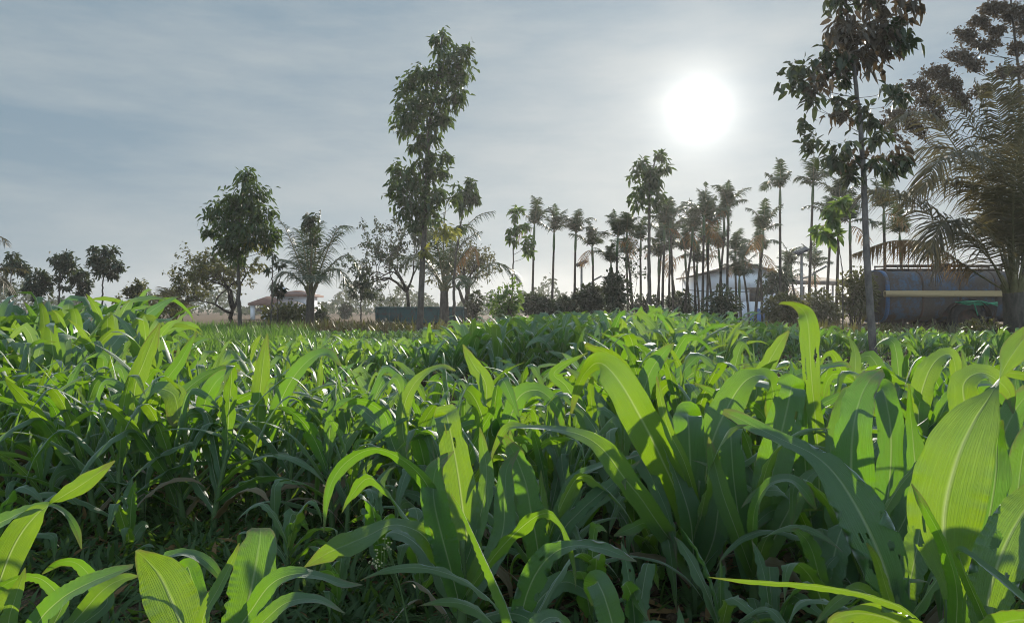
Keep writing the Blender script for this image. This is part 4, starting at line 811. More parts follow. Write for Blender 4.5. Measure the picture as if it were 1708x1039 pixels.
for i, (lab, d, px, py, rx, ry, mat, n) in enumerate([
    ('leafy bush with large pale leaves below the thin pale green tree', 24, 846, 495, 32, 28, 'pale_leaf', 800),
    ('rounded dark bush below the first areca palms', 30, 905, 503, 34, 22, 'dark_leaf', 1300),
    ('low dark bush between two areca stems near the first solar lamp', 31, 940, 512, 22, 14, 'dark_leaf', 700),
    ('flat topped bush at the foot of the first solar lamp', 31, 982, 494, 32, 17, 'dark_leaf', 1300),
    ('dark conical bush between areca stems after the first solar lamp', 28, 1028, 485, 24, 28, 'dark_leaf', 1300),
    ('thin low bush at the base of the dense areca stems', 32, 1075, 510, 28, 16, 'dark_leaf', 600),
    ('low bush in shadow beneath the crowded areca stems', 32, 1135, 508, 32, 18, 'dark_leaf', 800),
    ('dense round bush hiding the near corner of the white gabled house', 27, 1203, 505, 32, 22, 'dark_leaf', 1200),
    ('dusty olive bush before the house window wall and the lean-to roof', 24, 1312, 505, 42, 28, 'olive_leaf', 1700),
    ('scrubby bush at the foot of the second solar lamp', 25, 1368, 512, 34, 24, 'olive_leaf', 1000),
    ('tall scrub at the rear end of the blue tanker', 20, 1428, 500, 36, 46, 'olive_leaf', 1700),
    ('dry thin scrub before the red roofed house', 26, 478, 520, 44, 12, 'olive_leaf', 900),
    ('small clump of scrub to the side of the coconut trunk near the red roofed house', 34, 536, 522, 12, 8, 'dark_leaf', 240),
    ('round far off bush between the coconut and the trailer', 55, 577, 516, 9, 8, 'dark_leaf', 260),
    ('small bushy weed tree at the trailer tail', 33, 790, 505, 16, 18, 'dark_leaf', 420),
    ('shrub growing under the blue tanker beside the coconut trunk', 14.5, 1640, 548, 40, 14, 'olive_leaf', 500)]):
    bush(lab, d, px, py, rx, ry, 50 + i, mat, 8, n)

# ------------------------------------------------------------------ palms
def frond_geo(C, W, g, nleaf, llen, lw, sag=0.5, vee=0.5, base=0.15, segs=3):
    """one pinnate frond: rachis along C, leaflets on both sides"""
    n = len(C); T = unit(np.gradient(C, axis=0)); up = np.array([0, 0, 1.0]); S = np.cross(T, up); S = unit(np.where(np.linalg.norm(S, axis=1, keepdims=True) < .05, W, S)); U = np.cross(S, T)
    s = np.linspace(base, 0.99, nleaf); f = lambda a: np.stack([np.interp(s, np.linspace(0, 1, n), a[:, i]) for i in range(3)], 1)
    c, t, sd, u = f(C), f(T), f(S), f(U); V, Q, A = [], [], []; k0 = 0
    prof = np.sin(pi * np.clip(.18 + .82 * (s - base) / (1 - base), 0, 1)) ** .6
    L = llen * prof[:, None] * g.uniform(.85, 1.12, (nleaf, 1))
    for sg in (-1, 1):
        d = unit(sd * sg + t * (0.35 + 0.6 * s[:, None]) + u * vee * g.uniform(.5, 1.3, (nleaf, 1)) + g.normal(0, .10, (nleaf, 3)))
        q = np.linspace(0, 1, segs + 1); pt = c[:, None] + d[:, None] * (L[:, None] * q[None, :, None]); pt[..., 2] -= sag * L * (q ** 2)[None, :] * g.uniform(.6, 1.4, (nleaf, 1))
        wd = lw * np.array([.55, 1, .75, .08])[:segs + 1] if segs == 3 else lw * np.linspace(1, .1, segs + 1)
        nv = unit(np.cross(d, t)); wv = unit(np.cross(nv, d)); a = g.uniform(-.6, .6, (nleaf, 1)); wv = wv * np.cos(a) + nv * np.sin(a)
        VV = np.stack([pt - wv[:, None] * wd[None, :, None] / 2, pt + wv[:, None] * wd[None, :, None] / 2], 2).reshape(-1, 3)
        m = 2 * (segs + 1); b = np.arange(nleaf)[:, None] * m; i = np.arange(segs)[None, :] * 2
        Q.append(np.stack([b + i, b + i + 1, b + i + 3, b + i + 2], -1).reshape(-1, 4) + k0); V.append(VV); k0 += len(VV)
        aa = np.zeros((nleaf, m, 3)); aa[..., 2] = g.uniform(0, 1, (nleaf, 1)); A.append(aa.reshape(-1, 3))
    return np.concatenate(V), np.concatenate(Q), np.concatenate(A)
def add_frond(root, C, g, nleaf, llen, lw, rr, mat, **kw):
    a = Acc(); V, Q, A = frond_geo(C, np.array([1, 0, 0]), g, nleaf, llen, lw, **kw); a.add(V, Q, A)
    o = a.build('frond', mat, root); b = Acc(); b.tube(C, np.linspace(rr, rr * .18, len(C)), 5); b.build('rachis', 'rachis', o); return o
def arc(az, e0, bend, L, n=14, pw=1.6, o=(0, 0, 0)):
    s = np.linspace(0, 1, n); el = e0 - bend * s ** pw
    d = np.stack([np.cos(el) * cos(az), np.cos(el) * sin(az), np.sin(el)], 1) * L / (n - 1); return np.asarray(o) + np.concatenate([[[0, 0, 0]], np.cumsum(d, 0)[:-1]])
def areca(seed, H, nf=9):
    g = np.random.default_rng(seed); r_ = thing('areca_palm', 'areca palm', 'palm tree', (0, 0, 0), 'areca palms below the sun')
    lean = g.normal(0, .10, 2); z = np.linspace(0, 1, 24); pts = np.stack([lean[0] * z ** 2, lean[1] * z ** 2, z * (H - .75)], 1); t = Acc(); t.tube(pts, np.linspace(.056, .040, 24) * (1 + .06 * (np.arange(24) % 2)), 8); t.build('trunk', 'dark_bark', r_)
    top = pts[-1]; c = Acc(); c.tube([top, top + [0, 0, .25], top + [0, 0, .6], top + [0, 0, .85]], [.04, .055, .045, .02], 8); c.build('crownshaft', 'shaft', r_)
    for k in range(nf):
        f = k / (nf - 1); az = k * 2.4 + g.normal(0, .2); e0 = R(90 - 52 * f + g.normal(0, 9)); L = g.uniform(.70, 1.28)
        add_frond(r_, arc(az, e0, R(g.uniform(25, 125) * (.35 + .65 * min(1, f * 3))), L, 12, 2.0, top + [0, 0, .75]), g, 32, .38, .042, .016, 'palm_leaf', sag=.6, vee=.3, base=.15)
    if g.random() < .6:     # a hanging dead frond
        add_frond(r_, arc(g.uniform(0, 6), R(10), R(100), 1.1, 10, .8, top + [0, 0, .6]), g, 16, .4, .03, .018, 'dry_leaf', sag=.7, vee=0, base=.12)['label'] = 'dead brown frond hanging down'
    return r_
# px of the stem, px row of the crown's base, metres away, label
AR = [(886, 375, 31, 'first areca palm of the row, tallest at its open end'), (920, 388, 31, 'second areca palm, its crown level with the third'), (957, 390, 31, 'third areca palm, standing clear beside the first solar lamp'),
      (991, 412, 31, 'short areca palm with wide drooping fronds just after the first solar lamp'), (1026, 396, 30, 'areca palm with ragged upright crown behind the conical dark bush'), (1016, 440, 32, 'low areca crown under the ragged one by the conical bush'),
      (1056, 388, 30, 'areca palm just before the forked tree'), (1049, 425, 33, 'dim areca palm low between two taller stems'), (1105, 375, 29, 'areca palm close after the forked tree with a full crown'), (1116, 396, 32, 'areca palm with thin stem in the thick of the grove'),
      (1140, 378, 30, 'areca palm with tall straight stem in the middle of the grove'), (1152, 420, 33, 'low areca palm behind the middle of the grove'), (1178, 375, 30, 'areca palm at the near corner of the white gabled house'), (1099, 430, 33, 'small areca palm deep behind the grove'), (1166, 440, 35, 'far areca palm with a small drooping crown near the house'), (1129, 418, 34, 'areca palm with dead frond hanging in the middle of the grove'),
      (1214, 345, 30, 'areca palm with curled top frond rising over the gable'), (1208, 412, 33, 'areca palm with a lower crown right before the gable'), (1259, 385, 27, 'full crowned areca palm in front of the house window'), (1272, 420, 32, 'stunted areca palm over the end of the gable roof'), (1236, 462, 30, 'little areca palm before the gable peak'),
      (1301, 315, 28, 'high areca palm with spiky top frond between house and second solar lamp'), (1348, 305, 27, 'highest areca palm with bushy crown by the second solar lamp'), (1377, 368, 28, 'areca palm leaning after the second solar lamp'), (1394, 335, 27, 'tall areca palm half hidden by the nearest tree'), (1366, 448, 34, 'tiny far areca palm below the second solar lamp panel'), (1316, 470, 36, 'tiny areca palm over the lean-to roof'), (1420, 372, 26, 'areca palm behind the grey mottled trunk'), (1189, 408, 34, 'areca palm behind the house corner'), (1478, 350, 25, 'areca palm seen through the long coconut frond'), (1510, 390, 25, 'areca palm over the tanker top'),
      (1068, 402, 33, 'thin areca palm squeezed beside the trunk of the forked tree'), (1094, 398, 34, 'thin far areca palm just after the trunk of the forked tree'), (1123, 362, 31, 'areca palm whose crown tops its crowded neighbours'), (1160, 390, 32, 'areca palm between the tall grove stem and the house corner'),
      (1171, 360, 29, 'areca palm with narrow upright crown near the house corner'), (1200, 366, 31, 'areca palm leaning towards the tall curled one over the gable'), (1228, 420, 34, 'far areca palm low behind the gable peak'), (1250, 430, 35, 'far areca palm low over the roof ridge'), (1330, 440, 35, 'far small areca palm between the two highest')]
for i, (px, py, d, lab) in enumerate(AR):
    H = P(0, py, d)[2]; o = areca(600 + i, H, 7 + i % 3); o.location = (GX(px, d), d, 0); o.rotation_euler = (.045 * sin(i * 2.7), .05 * sin(i * 1.9 + 1), i * 1.3)
    o['label'] = lab
def coconut(label, d, base, crown, fr, seed, tpx=12, llen=.7, auto=0, L=(2.2, 3.0), lw=.03, mat='coco_leaf', nleaf=46, dry=()):
    g = np.random.default_rng(seed); k = d / F; b = np.array([GX(base[0], d), d, 0.0]); r_ = thing('coconut_palm', label, 'palm tree', b)
    top = P(*crown, d) - b; z = np.linspace(0, 1, 20)[:, None]; pts = np.concatenate([top[:2] * z ** 1.4, top[2] * z], 1); t = Acc()
    t.tube(pts, tpx / 2 * k * (1.25 - .35 * z[:, 0]) * (1 + .05 * (np.arange(20) % 2)), 10); t.build('trunk', 'bark', r_)
    bt = Acc()
    for j in range(9): bt.tube(arc(j * 2.4, R(72), R(15), .4 + .2 * g.random(), 5, 1, top - [0, 0, .25]), [tpx * .30 * k, tpx * .26 * k, tpx * .2 * k, tpx * .15 * k, tpx * .1 * k], 5)
    bt.build('frond_bases', 'rachis', r_)
    for j, f in enumerate(fr):
        C = spline([P(q[0], q[1], d + (q[2] if len(q) > 2 else 0)) - b for q in f], 22); m = 'dry_leaf' if j in dry else mat
        o = add_frond(r_, C, g, nleaf, llen * g.uniform(.85, 1.15) * (.5 if j in dry else 1), lw, .030 * d / 20, m, sag=.75 if j not in dry else .95, vee=.30 if j not in dry else -.1, base=.22)
        if j in dry: o['label'] = 'dead brown frond'
    for j in range(auto):
        f = j / max(1, auto - 1); add_frond(r_, arc(j * 2.4 + g.normal(0, .2), R(82 - 50 * f), R(g.uniform(45, 85)), g.uniform(*L), 18, 1.5, top), g, nleaf, llen, lw, .026 * d / 20, mat, sag=.5, vee=.3, base=.22)
    return r_
coconut('coconut palm with tall feathered fronds and thick ringed trunk near the red roofed house', 23, (517, 550), (518, 488),
        [[(518, 485), (500, 440, .2), (478, 385, .4), (462, 362, .5)], [(518, 485), (510, 430, .3), (500, 390, .6), (490, 380, .8)], [(520, 485), (527, 410), (535, 350)], [(522, 485), (545, 420, -.2), (565, 380, -.4), (588, 378, -.5)], [(522, 485), (550, 445, .3), (580, 425, .5), (596, 445, .6)], [(519, 485), (520, 420, -.5), (528, 385, -.8), (540, 368, -1)], [(516, 485), (490, 460, -.3), (470, 455, -.5), (458, 475, -.6)], [(521, 485), (540, 455, -.5), (566, 450, -.8), (580, 475, -.9)], [(518, 485), (512, 410, .6), (515, 360, .8)]], 71, 13, .62, 3, (2.0, 2.4), .026, 'palm_leaf', 54)
tree('leafy_vine', 'dark leafy climber growing up into the crown of the coconut by the red roofed house', 'climber', 22.6, [(516, 548), (517, 480), (518, 370)], [(517, 362, 16, 10), (516, 380, 14, 14), (520, 400, 14, 12)], 11, 1.2, 77, 'dark_leaf', tpx=3)
coconut('coconut palm with one frond drooping far out beyond the end of the trailer', 27, (741, 545), (741, 485),
        [[(741, 482), (780, 470), (820, 440, -.3), (850, 448, -.4), (866, 470, -.5)], [(741, 480), (765, 400), (795, 362), (826, 352)], [(741, 480), (725, 400), (690, 370), (668, 395)], [(741, 480), (740, 390), (745, 335)], [(741, 480), (757, 395, .4), (775, 375, .7), (800, 395, .9)], [(741, 480), (715, 440, .3), (690, 425, .4), (672, 445, .5)], [(741, 480), (770, 430), (790, 410), (800, 440)], [(741, 480), (728, 400, -.6), (715, 375, -.9), (695, 380, -1)]], 72, 14, .75, 3, (2.2, 2.6), .03, 'palm_leaf', 50, (6,))
coconut('low young coconut palm half hidden behind the grass mound', 25, (292, 545), (290, 528), [], 73, 10, .45, 8, (1.1, 1.5), .026, 'coco_leaf', 32)
coconut('small yellowing coconut palm at the start of the dry field edge', 27, (252, 545), (250, 530), [], 74, 8, .40, 6, (.9, 1.2), .026, 'olive_leaf', 28)
big = coconut('huge old coconut palm with long fronds hanging over the blue tanker', 13, (1698, 552), (1690, 488),
        [[(1688, 485), (1655, 380), (1605, 265, -.4), (1555, 200, -.7), (1510, 190, -.9), (1482, 215, -1)], [(1692, 485), (1678, 340), (1650, 220, .3), (1625, 130, .4)], [(1682, 492), (1645, 420, -.6), (1605, 372, -1.0), (1570, 375, -1.2), (1548, 425, -1.3)], [(1688, 490), (1640, 420, .3), (1560, 365, .2), (1505, 325), (1450, 318, -.1), (1425, 345, -.1)],
         [(1684, 490), (1620, 450, .5), (1553, 408, .4), (1489, 402, .3), (1420, 425, .2)], [(1694, 485), (1700, 330), (1692, 200), (1678, 95)], [(1696, 485), (1725, 360), (1770, 280), (1830, 260)], [(1690, 485), (1668, 340, -.8), (1620, 260, -1.3), (1570, 265, -1.6), (1535, 320, -1.8)], [(1694, 487), (1730, 420), (1790, 400), (1850, 440)], [(1688, 485), (1650, 330, .8), (1590, 250, 1.2), (1520, 255, 1.5), (1475, 300, 1.7)], [(1690, 487), (1690, 350, -.9), (1700, 250, -1.4), (1730, 190, -1.7)], [(1690, 485), (1675, 350, .5), (1640, 240, .7), (1590, 170, .8), (1555, 160, .8)], [(1692, 485), (1690, 330, -.4), (1668, 200, -.6), (1650, 120, -.7)], [(1694, 485), (1708, 340, .5), (1712, 220, .8), (1700, 140, 1)], [(1690, 485), (1660, 360, .2), (1610, 310, .3), (1550, 300, .3), (1510, 340, .3)]],
        75, 34, .80, 0, (3.0, 3.6), .032, 'coco_leaf', 84, (4,))
add = Acc()
for j in range(9): add.tube(np.array([P(1562, 428, 12.2), P(1558 + j, 445, 12.2), P(1550 + j * 3.4, 478 - (j % 3) * 6, 12.2)]) - np.array(big.location), [.012, .008, .003], 4)
MAT['husk'] = plain('dead_flower_stalk', (.16, .12, .08), (.26, .20, .14), 14, .9, .1); add.build('dead_flower_stalk', 'husk', big)
# fronds of a palm that stands just outside the view
coconut('palm standing at the edge with only its frond tips reaching in', 22, (-60, 545), (-58, 470), [[(-58, 468), (-40, 420), (-18, 396), (4, 396), (12, 410)], [(-58, 468), (-30, 455), (-8, 452), (10, 478)]], 76, 13, .5, 4, (1.6, 2.0), .03, 'coco_leaf', 34)

def far_wood():
    g = np.random.default_rng(44); a = Acc(); n = 15000; px = g.uniform(-80, 1500, n); d = g.uniform(85, 130, n)
    h = 1.9 + 1.1 * np.sin(px * .021 + 1) + .8 * np.sin(px * .057) + .6 * np.sin(px * .13 + 2); h = np.maximum(h, .7); z = g.random(n) ** .8 * h * 1.15
    C = np.stack([(px - CX) / F * d, d, z], 1); leaves_at(a, C, g.normal(0, 1, (n, 3)), .55, .6, g)
    tag(a.build('far_trees', 'dark_leaf', None), 'low hazy line of far trees and scrub on the horizon', 'trees', kind='stuff')
far_wood()

# ------------------------------------------------------------------ built things
def weathered(name, paint, rust, amt=0.5, scale=3, rough=0.6, stretch=(1, 1, 1), paint2=None):
    m, nt = new(name); t = N(nt, 'ShaderNodeTexCoord'); mp = N(nt, 'ShaderNodeMapping'); mp.inputs['Scale'].default_value = stretch; nt.links.new(t.outputs['Object'], mp.inputs[0])
    a, b = NOISE(nt, mp.outputs[0], scale, 8, .68), NOISE(nt, mp.outputs[0], scale * 9, 4, .7)
    f = RAMP(nt, M(nt, 'ADD', M(nt, 'MULTIPLY', a, .8), M(nt, 'MULTIPLY', b, .2)), [(amt - .07, 0.0), (amt + .07, 1.0)])
    p = MIX(nt, b, paint, paint2 or tuple(x * .65 for x in paint)); c = MIX(nt, f, p, MIX(nt, b, rust, tuple(x * .5 for x in rust)))
    finish(nt, princ(nt, c, rough, .3, b, 0, .2)); return m
MAT['tank_blue'] = weathered('faded_blue_paint', (.035, .095, .20), (.085, .068, .06), .44, 1.9, .8, (1.4, 1, 1.1), (.06, .09, .12))
MAT['bright_blue'] = weathered('bright_blue_paint', (.03, .10, .24), (.07, .065, .06), .54, 3)
MAT['panel_blue'] = weathered('repainted_blue_patch', (.03, .14, .38), (.06, .06, .06), .64, 4)
MAT['tan_paint'] = weathered('dirty_cream_paint', (.42, .31, .16), (.14, .10, .06), .66, 4, .7, (.4, 1, 2))
MAT['chassis'] = weathered('rusty_chassis', (.04, .032, .028), (.09, .05, .035), .5, 6, .85)
MAT['tyre'] = plain('tyre_rubber', (.018, .017, .017), (.035, .032, .03), 20, .9, .2)
MAT['hose'] = plain('green_hose', (.03, .22, .12), (.05, .30, .17), 20, .5, .4)
MAT['trailer_paint'] = weathered('teal_trailer_paint', (.026, .09, .095), (.07, .05, .04), .58, 5, .6)
MAT['plaster'] = weathered('white_plaster', (.72, .76, .84), (.48, .48, .50), .62, 1.2, .85, (1, 1, .5), (.66, .70, .78))
MAT['roof_sheet'] = weathered('dark_roof_sheet', (.06, .045, .04), (.12, .09, .07), .52, 3, .8)
MAT['red_tile'] = weathered('red_roof_tile', (.16, .07, .055), (.10, .06, .05), .56, 4, .85)
MAT['grey_roof'] = weathered('grey_roof', (.16, .14, .15), (.10, .08, .08), .55, 3, .8)
MAT['dark_pane'] = plain('dark_window', (.02, .022, .026), (.035, .036, .04), 3, .15, .5)
MAT['galv'] = plain('galvanised_pole', (.20, .20, .20), (.30, .30, .30), 8, .55, .4, .6)
MAT['panel'] = plain('solar_panel', (.015, .018, .03), (.025, .03, .05), 4, .25, .5)
MAT['lamp_head'] = plain('lamp_housing', (.12, .12, .13), (.18, .18, .18), 9, .5, .4)
MAT['tarp'] = plain('blue_tarp', (.03, .09, .26), (.04, .12, .32), 4, .5, .4)
MAT['wire'] = plain('black_cable', (.02, .02, .02), (.03, .03, .03), 4, .7, .2)
def wheel(parent, c, rad, wid, axis=(0, 1, 0)):
    t = Acc(); p = [(rad * .62, -wid / 2), (rad * .9, -wid / 2), (rad, -wid * .32), (rad * .985, 0), (rad, wid * .32), (rad * .9, wid / 2), (rad * .62, wid / 2), (rad * .62, -wid / 2)]
    t.lathe(p, c, axis, 28); wh = t.build('wheel', 'tyre', parent); q = Acc()
    q.lathe([(.001, -wid * .2), (rad * .2, -wid * .25), (rad * .24, -wid * .1), (rad * .5, -wid * .05), (rad * .62, -wid * .4), (rad * .63, wid * .4), (rad * .3, wid * .2), (.001, wid * .2)], c, axis, 24); q.build('rim', 'chassis', wh)
# blue water tanker on a trailer, d = 20 m
def tanker():
    d = 20.0; k = d / F; x0, x1 = GX(1478, d), GX(1700, d); zc, rz, ry = P(0, 494, d)[2], .68, .80; o = np.array([(x0 + x1) / 2, d + .8, 0.0]); r_ = thing('water_tanker', 'faded blue water tanker trailer with a cream band, parked behind the large coconut palm', 'tanker', o)
    L = x1 - x0; a = Acc(); kk = 36; ang = np.arange(kk) * 2 * pi / kk
    se = lambda t, e: np.sign(t) * np.abs(t) ** e
    ys, zs = ry * se(np.cos(ang), .6), rz * se(np.sin(ang), .6); prof = [(.0, -L / 2 - .10), (.55, -L / 2 - .085), (.86, -L / 2 - .04), (1, -L / 2), (1, -L / 4), (1, 0), (1, L / 4), (1, L / 2), (.86, L / 2 + .04), (.55, L / 2 + .085), (.0, L / 2 + .1)]
    V = np.concatenate([np.stack([np.full(kk, h), ys * max(s, .002), zs * max(s, .002) + zc], 1) for s, h in prof]); n = len(prof); i = np.arange(n - 1)[:, None] * kk; j = np.arange(kk)[None, :]; j2 = (j + 1) % kk
    a.add(V, np.stack([i + j, i + j2, i + kk + j2, i + kk + j], -1).reshape(-1, 4)); a.build('tank', 'tank_blue', r_)
    rim = Acc(); V2 = []
    for h, s in ((-L / 2 - .01, 1.0), (-L / 2 - .015, 1.03), (-L / 2 + .09, 1.03), (-L / 2 + .095, 1.0)): V2.append(np.stack([np.full(kk, h), ys * s, zs * s + zc], 1))
    i = np.arange(3)[:, None] * kk; rim.add(np.concatenate(V2), np.stack([i + j, i + j2, i + kk + j2, i + kk + j], -1).reshape(-1, 4)); rim.build('end_band', 'bright_blue', r_)
    i = np.arange(3)[:, None] * kk
    for xx in (-L * .22, L * .06, L * .33):
        sm = Acc(); sm.add(np.concatenate([np.stack([np.full(kk, xx + h), ys * q, zs * q + zc], 1) for h, q in ((-.03, 1.0), (-.025, 1.012), (.025, 1.012), (.03, 1.0))]), np.stack([i + j, i + j2, i + kk + j2, i + kk + j], -1).reshape(-1, 4))
        sm.build('weld_seam', 'chassis', r_)
    b = Acc(); b.bbox((-L / 2 - .06, -ry - .06, zc - .02), (L / 2, -ry + .05, zc + .14), .02); b.build('side_band', 'tan_paint', r_)
    p = Acc(); p.bbox((-.05, -ry * .985, zc - .27), (.95, -ry * .93, zc - .07), .02); p.build('painted_panel', 'panel_blue', r_)
    w_ = Acc(); zt = zc + rz
    for yy in (-.28, .28): w_.tube([(-L / 2 + .2, yy, zt + .14), (L / 2 - .1, yy, zt + .14)], .022, 6)
    for xx in np.linspace(-L / 2 + .22, L / 2 - .12, 6):
        for yy in (-.28, .28): w_.tube([(xx, yy, zt - .04), (xx, yy, zt + .14)], .018, 5)
    w_.build('top_rail', 'chassis', r_); bx = Acc(); bx.bbox((-L / 2 + .15, -.24, zt + .0), (L / 2 - .1, .24, zt + .06), .01); bx.lathe([(.001, .22), (.2, .21), (.22, .16), (.22, .03)], (.15, 0, zt), (0, 0, 1), 18); bx.build('walkway', 'chassis', r_)
    c = Acc(); zb = zc - rz
    for yy in (-.45, .45): c.bbox((-L / 2 - .1, yy - .05, zb - .2), (L / 2 + .3, yy + .05, zb - .06), .01)
    for xx in (-L / 2 + .55, -L / 2 + 1.35, L / 2 - .5): c.bbox((xx - .06, -.6, zb - .06), (xx + .06, .6, zb + .14), .01)
    c.bbox((-L / 2 - .25, -.6, zb - .22), (-L / 2 - .1, .6, zb - .08), .01); c.build('chassis', 'chassis', r_)
    for xx in (.35,):
        m = Acc(); an = np.linspace(R(8), R(172), 12); 
        for sy in (-1,): m.add(np.concatenate([np.stack([xx + .58 * np.cos(an), np.full(12, y_), .48 + .52 * np.sin(an)], 1) for y_ in (sy * .98, sy * .60)]), np.array([[q, q + 1, q + 13, q + 12] for q in range(11)]))
        m.build('mudguard', 'chassis', r_)
        for sy in (-1, 1): wheel(r_, (xx, sy * .79, .46), .46, .26)
    # hose hung in a coil
    hs = Acc(); hz = P(0, 507, d)[2]; hx = GX(1590, d) - o[0]
    for q in range(4):
        g = np.random.default_rng(q); x_a, x_b = hx + .02 * q, hx + 1.05 + .05 * g.random(); y_ = -ry - .09 - .02 * q
        hs.tube(spline([(x_a, y_, hz + .05), (x_a + .3, y_ - .02, hz - .02 + .03 * q), (x_a + .6, y_, hz - .03 + .03 * q), (x_b, y_, hz + .05 * g.normal(0, 1) * .5 + .02)], 20), .016, 6)
    hs.tube(spline([(hx + .42, -ry - .16, hz + .05), (hx + .46, -ry - .17, hz - .06), (hx + .56, -ry - .13, hz - .30)], 10), .014, 6)
    ho = hs.build('hose', 'hose', None); tag(ho, 'green hose tied in a loose bundle on the tanker side', 'hose'); ho.location = tuple(o)
tanker()
# tractor trailer with dropside body, d = 30
def trailer():
    d = 30.0; x0, x1 = GX(626, d), GX(775, d); z0, z1 = P(0, 538, d)[2], P(0, 513, d)[2]; L = x1 - x0; o = np.array([(x0 + x1) / 2, d + .9, 0.0])
    r_ = thing('tractor_trailer', 'dark teal ribbed tipping trailer standing behind the field', 'trailer', o); hl = L / 2; b = Acc()
    for sy in (-.9, .86): b.bbox((-hl, sy, z0), (hl, sy + .04, z1), .008)
    b.bbox((-hl + .002, -.86, z0 + .002), (-hl + .04, .86, z1 - .004), .006); b.bbox((hl - .04, -.86, z0 + .002), (hl - .002, .86, z1 - .004), .006); b.bbox((-hl + .04, -.86, z0 + .01), (hl - .04, .86, z0 + .06), .006)
    b.build('body', 'trailer_paint', r_); rb = Acc()
    for xx in np.linspace(-hl + .05, hl - .05, 8): rb.bbox((xx - .035, -.975, z0 + .01), (xx + .035, -.902, z1 - .03), .008)
    rb.bbox((-hl - .01, -.96, z1 - .028), (hl + .01, -.9, z1 + .03), .01); rb.bbox((-hl - .01, -.95, z0 - .02), (hl + .01, -.903, z0 + .05), .01); rb.build('rib_frame', 'trailer_paint', r_)
    c = Acc()
    for yy in (-.4, .4): c.bbox((-hl - .1, yy - .05, z0 - .16), (hl, yy + .05, z0 - .025), .01)
    c.bbox((hl * .3, -.75, .36), (hl * .3 + .1, .75, .46), .01); c.bbox((hl * .2, -.45, .46), (hl * .45, .45, z0 - .16), .02); c.build('chassis', 'chassis', r_)
    db = Acc(); db.tube([(-hl - .1, -.35, z0 - .1), (-hl - .9, 0, z0 - .22), (-hl - 1.2, 0, z0 - .26)], .045, 6); db.tube([(-hl - .1, .35, z0 - .1), (-hl - .9, 0, z0 - .22)], .045, 6); db.tube([(-hl - .85, 0, 0), (-hl - .85, 0, z0 + .02)], .04, 6); db.build('drawbar', 'chassis', r_)
    for sy in (-1, 1): wheel(r_, (hl * .32, sy * .74, .41), .41, .22)
trailer()
def box_roof(acc, pts, th):
    """sheet of given top corners with thickness th"""
    V = np.array(pts, float); V2 = V - [0, 0, th]; n = len(V); acc.add(np.concatenate([V, V2]), [np.array([list(range(n))]) if n == 4 else np.zeros((0, 4), int), np.array([list(range(2 * n - 1, n - 1, -1))]), np.array([[i, i + n, (i + 1) % n + n, (i + 1) % n] for i in range(n)])])
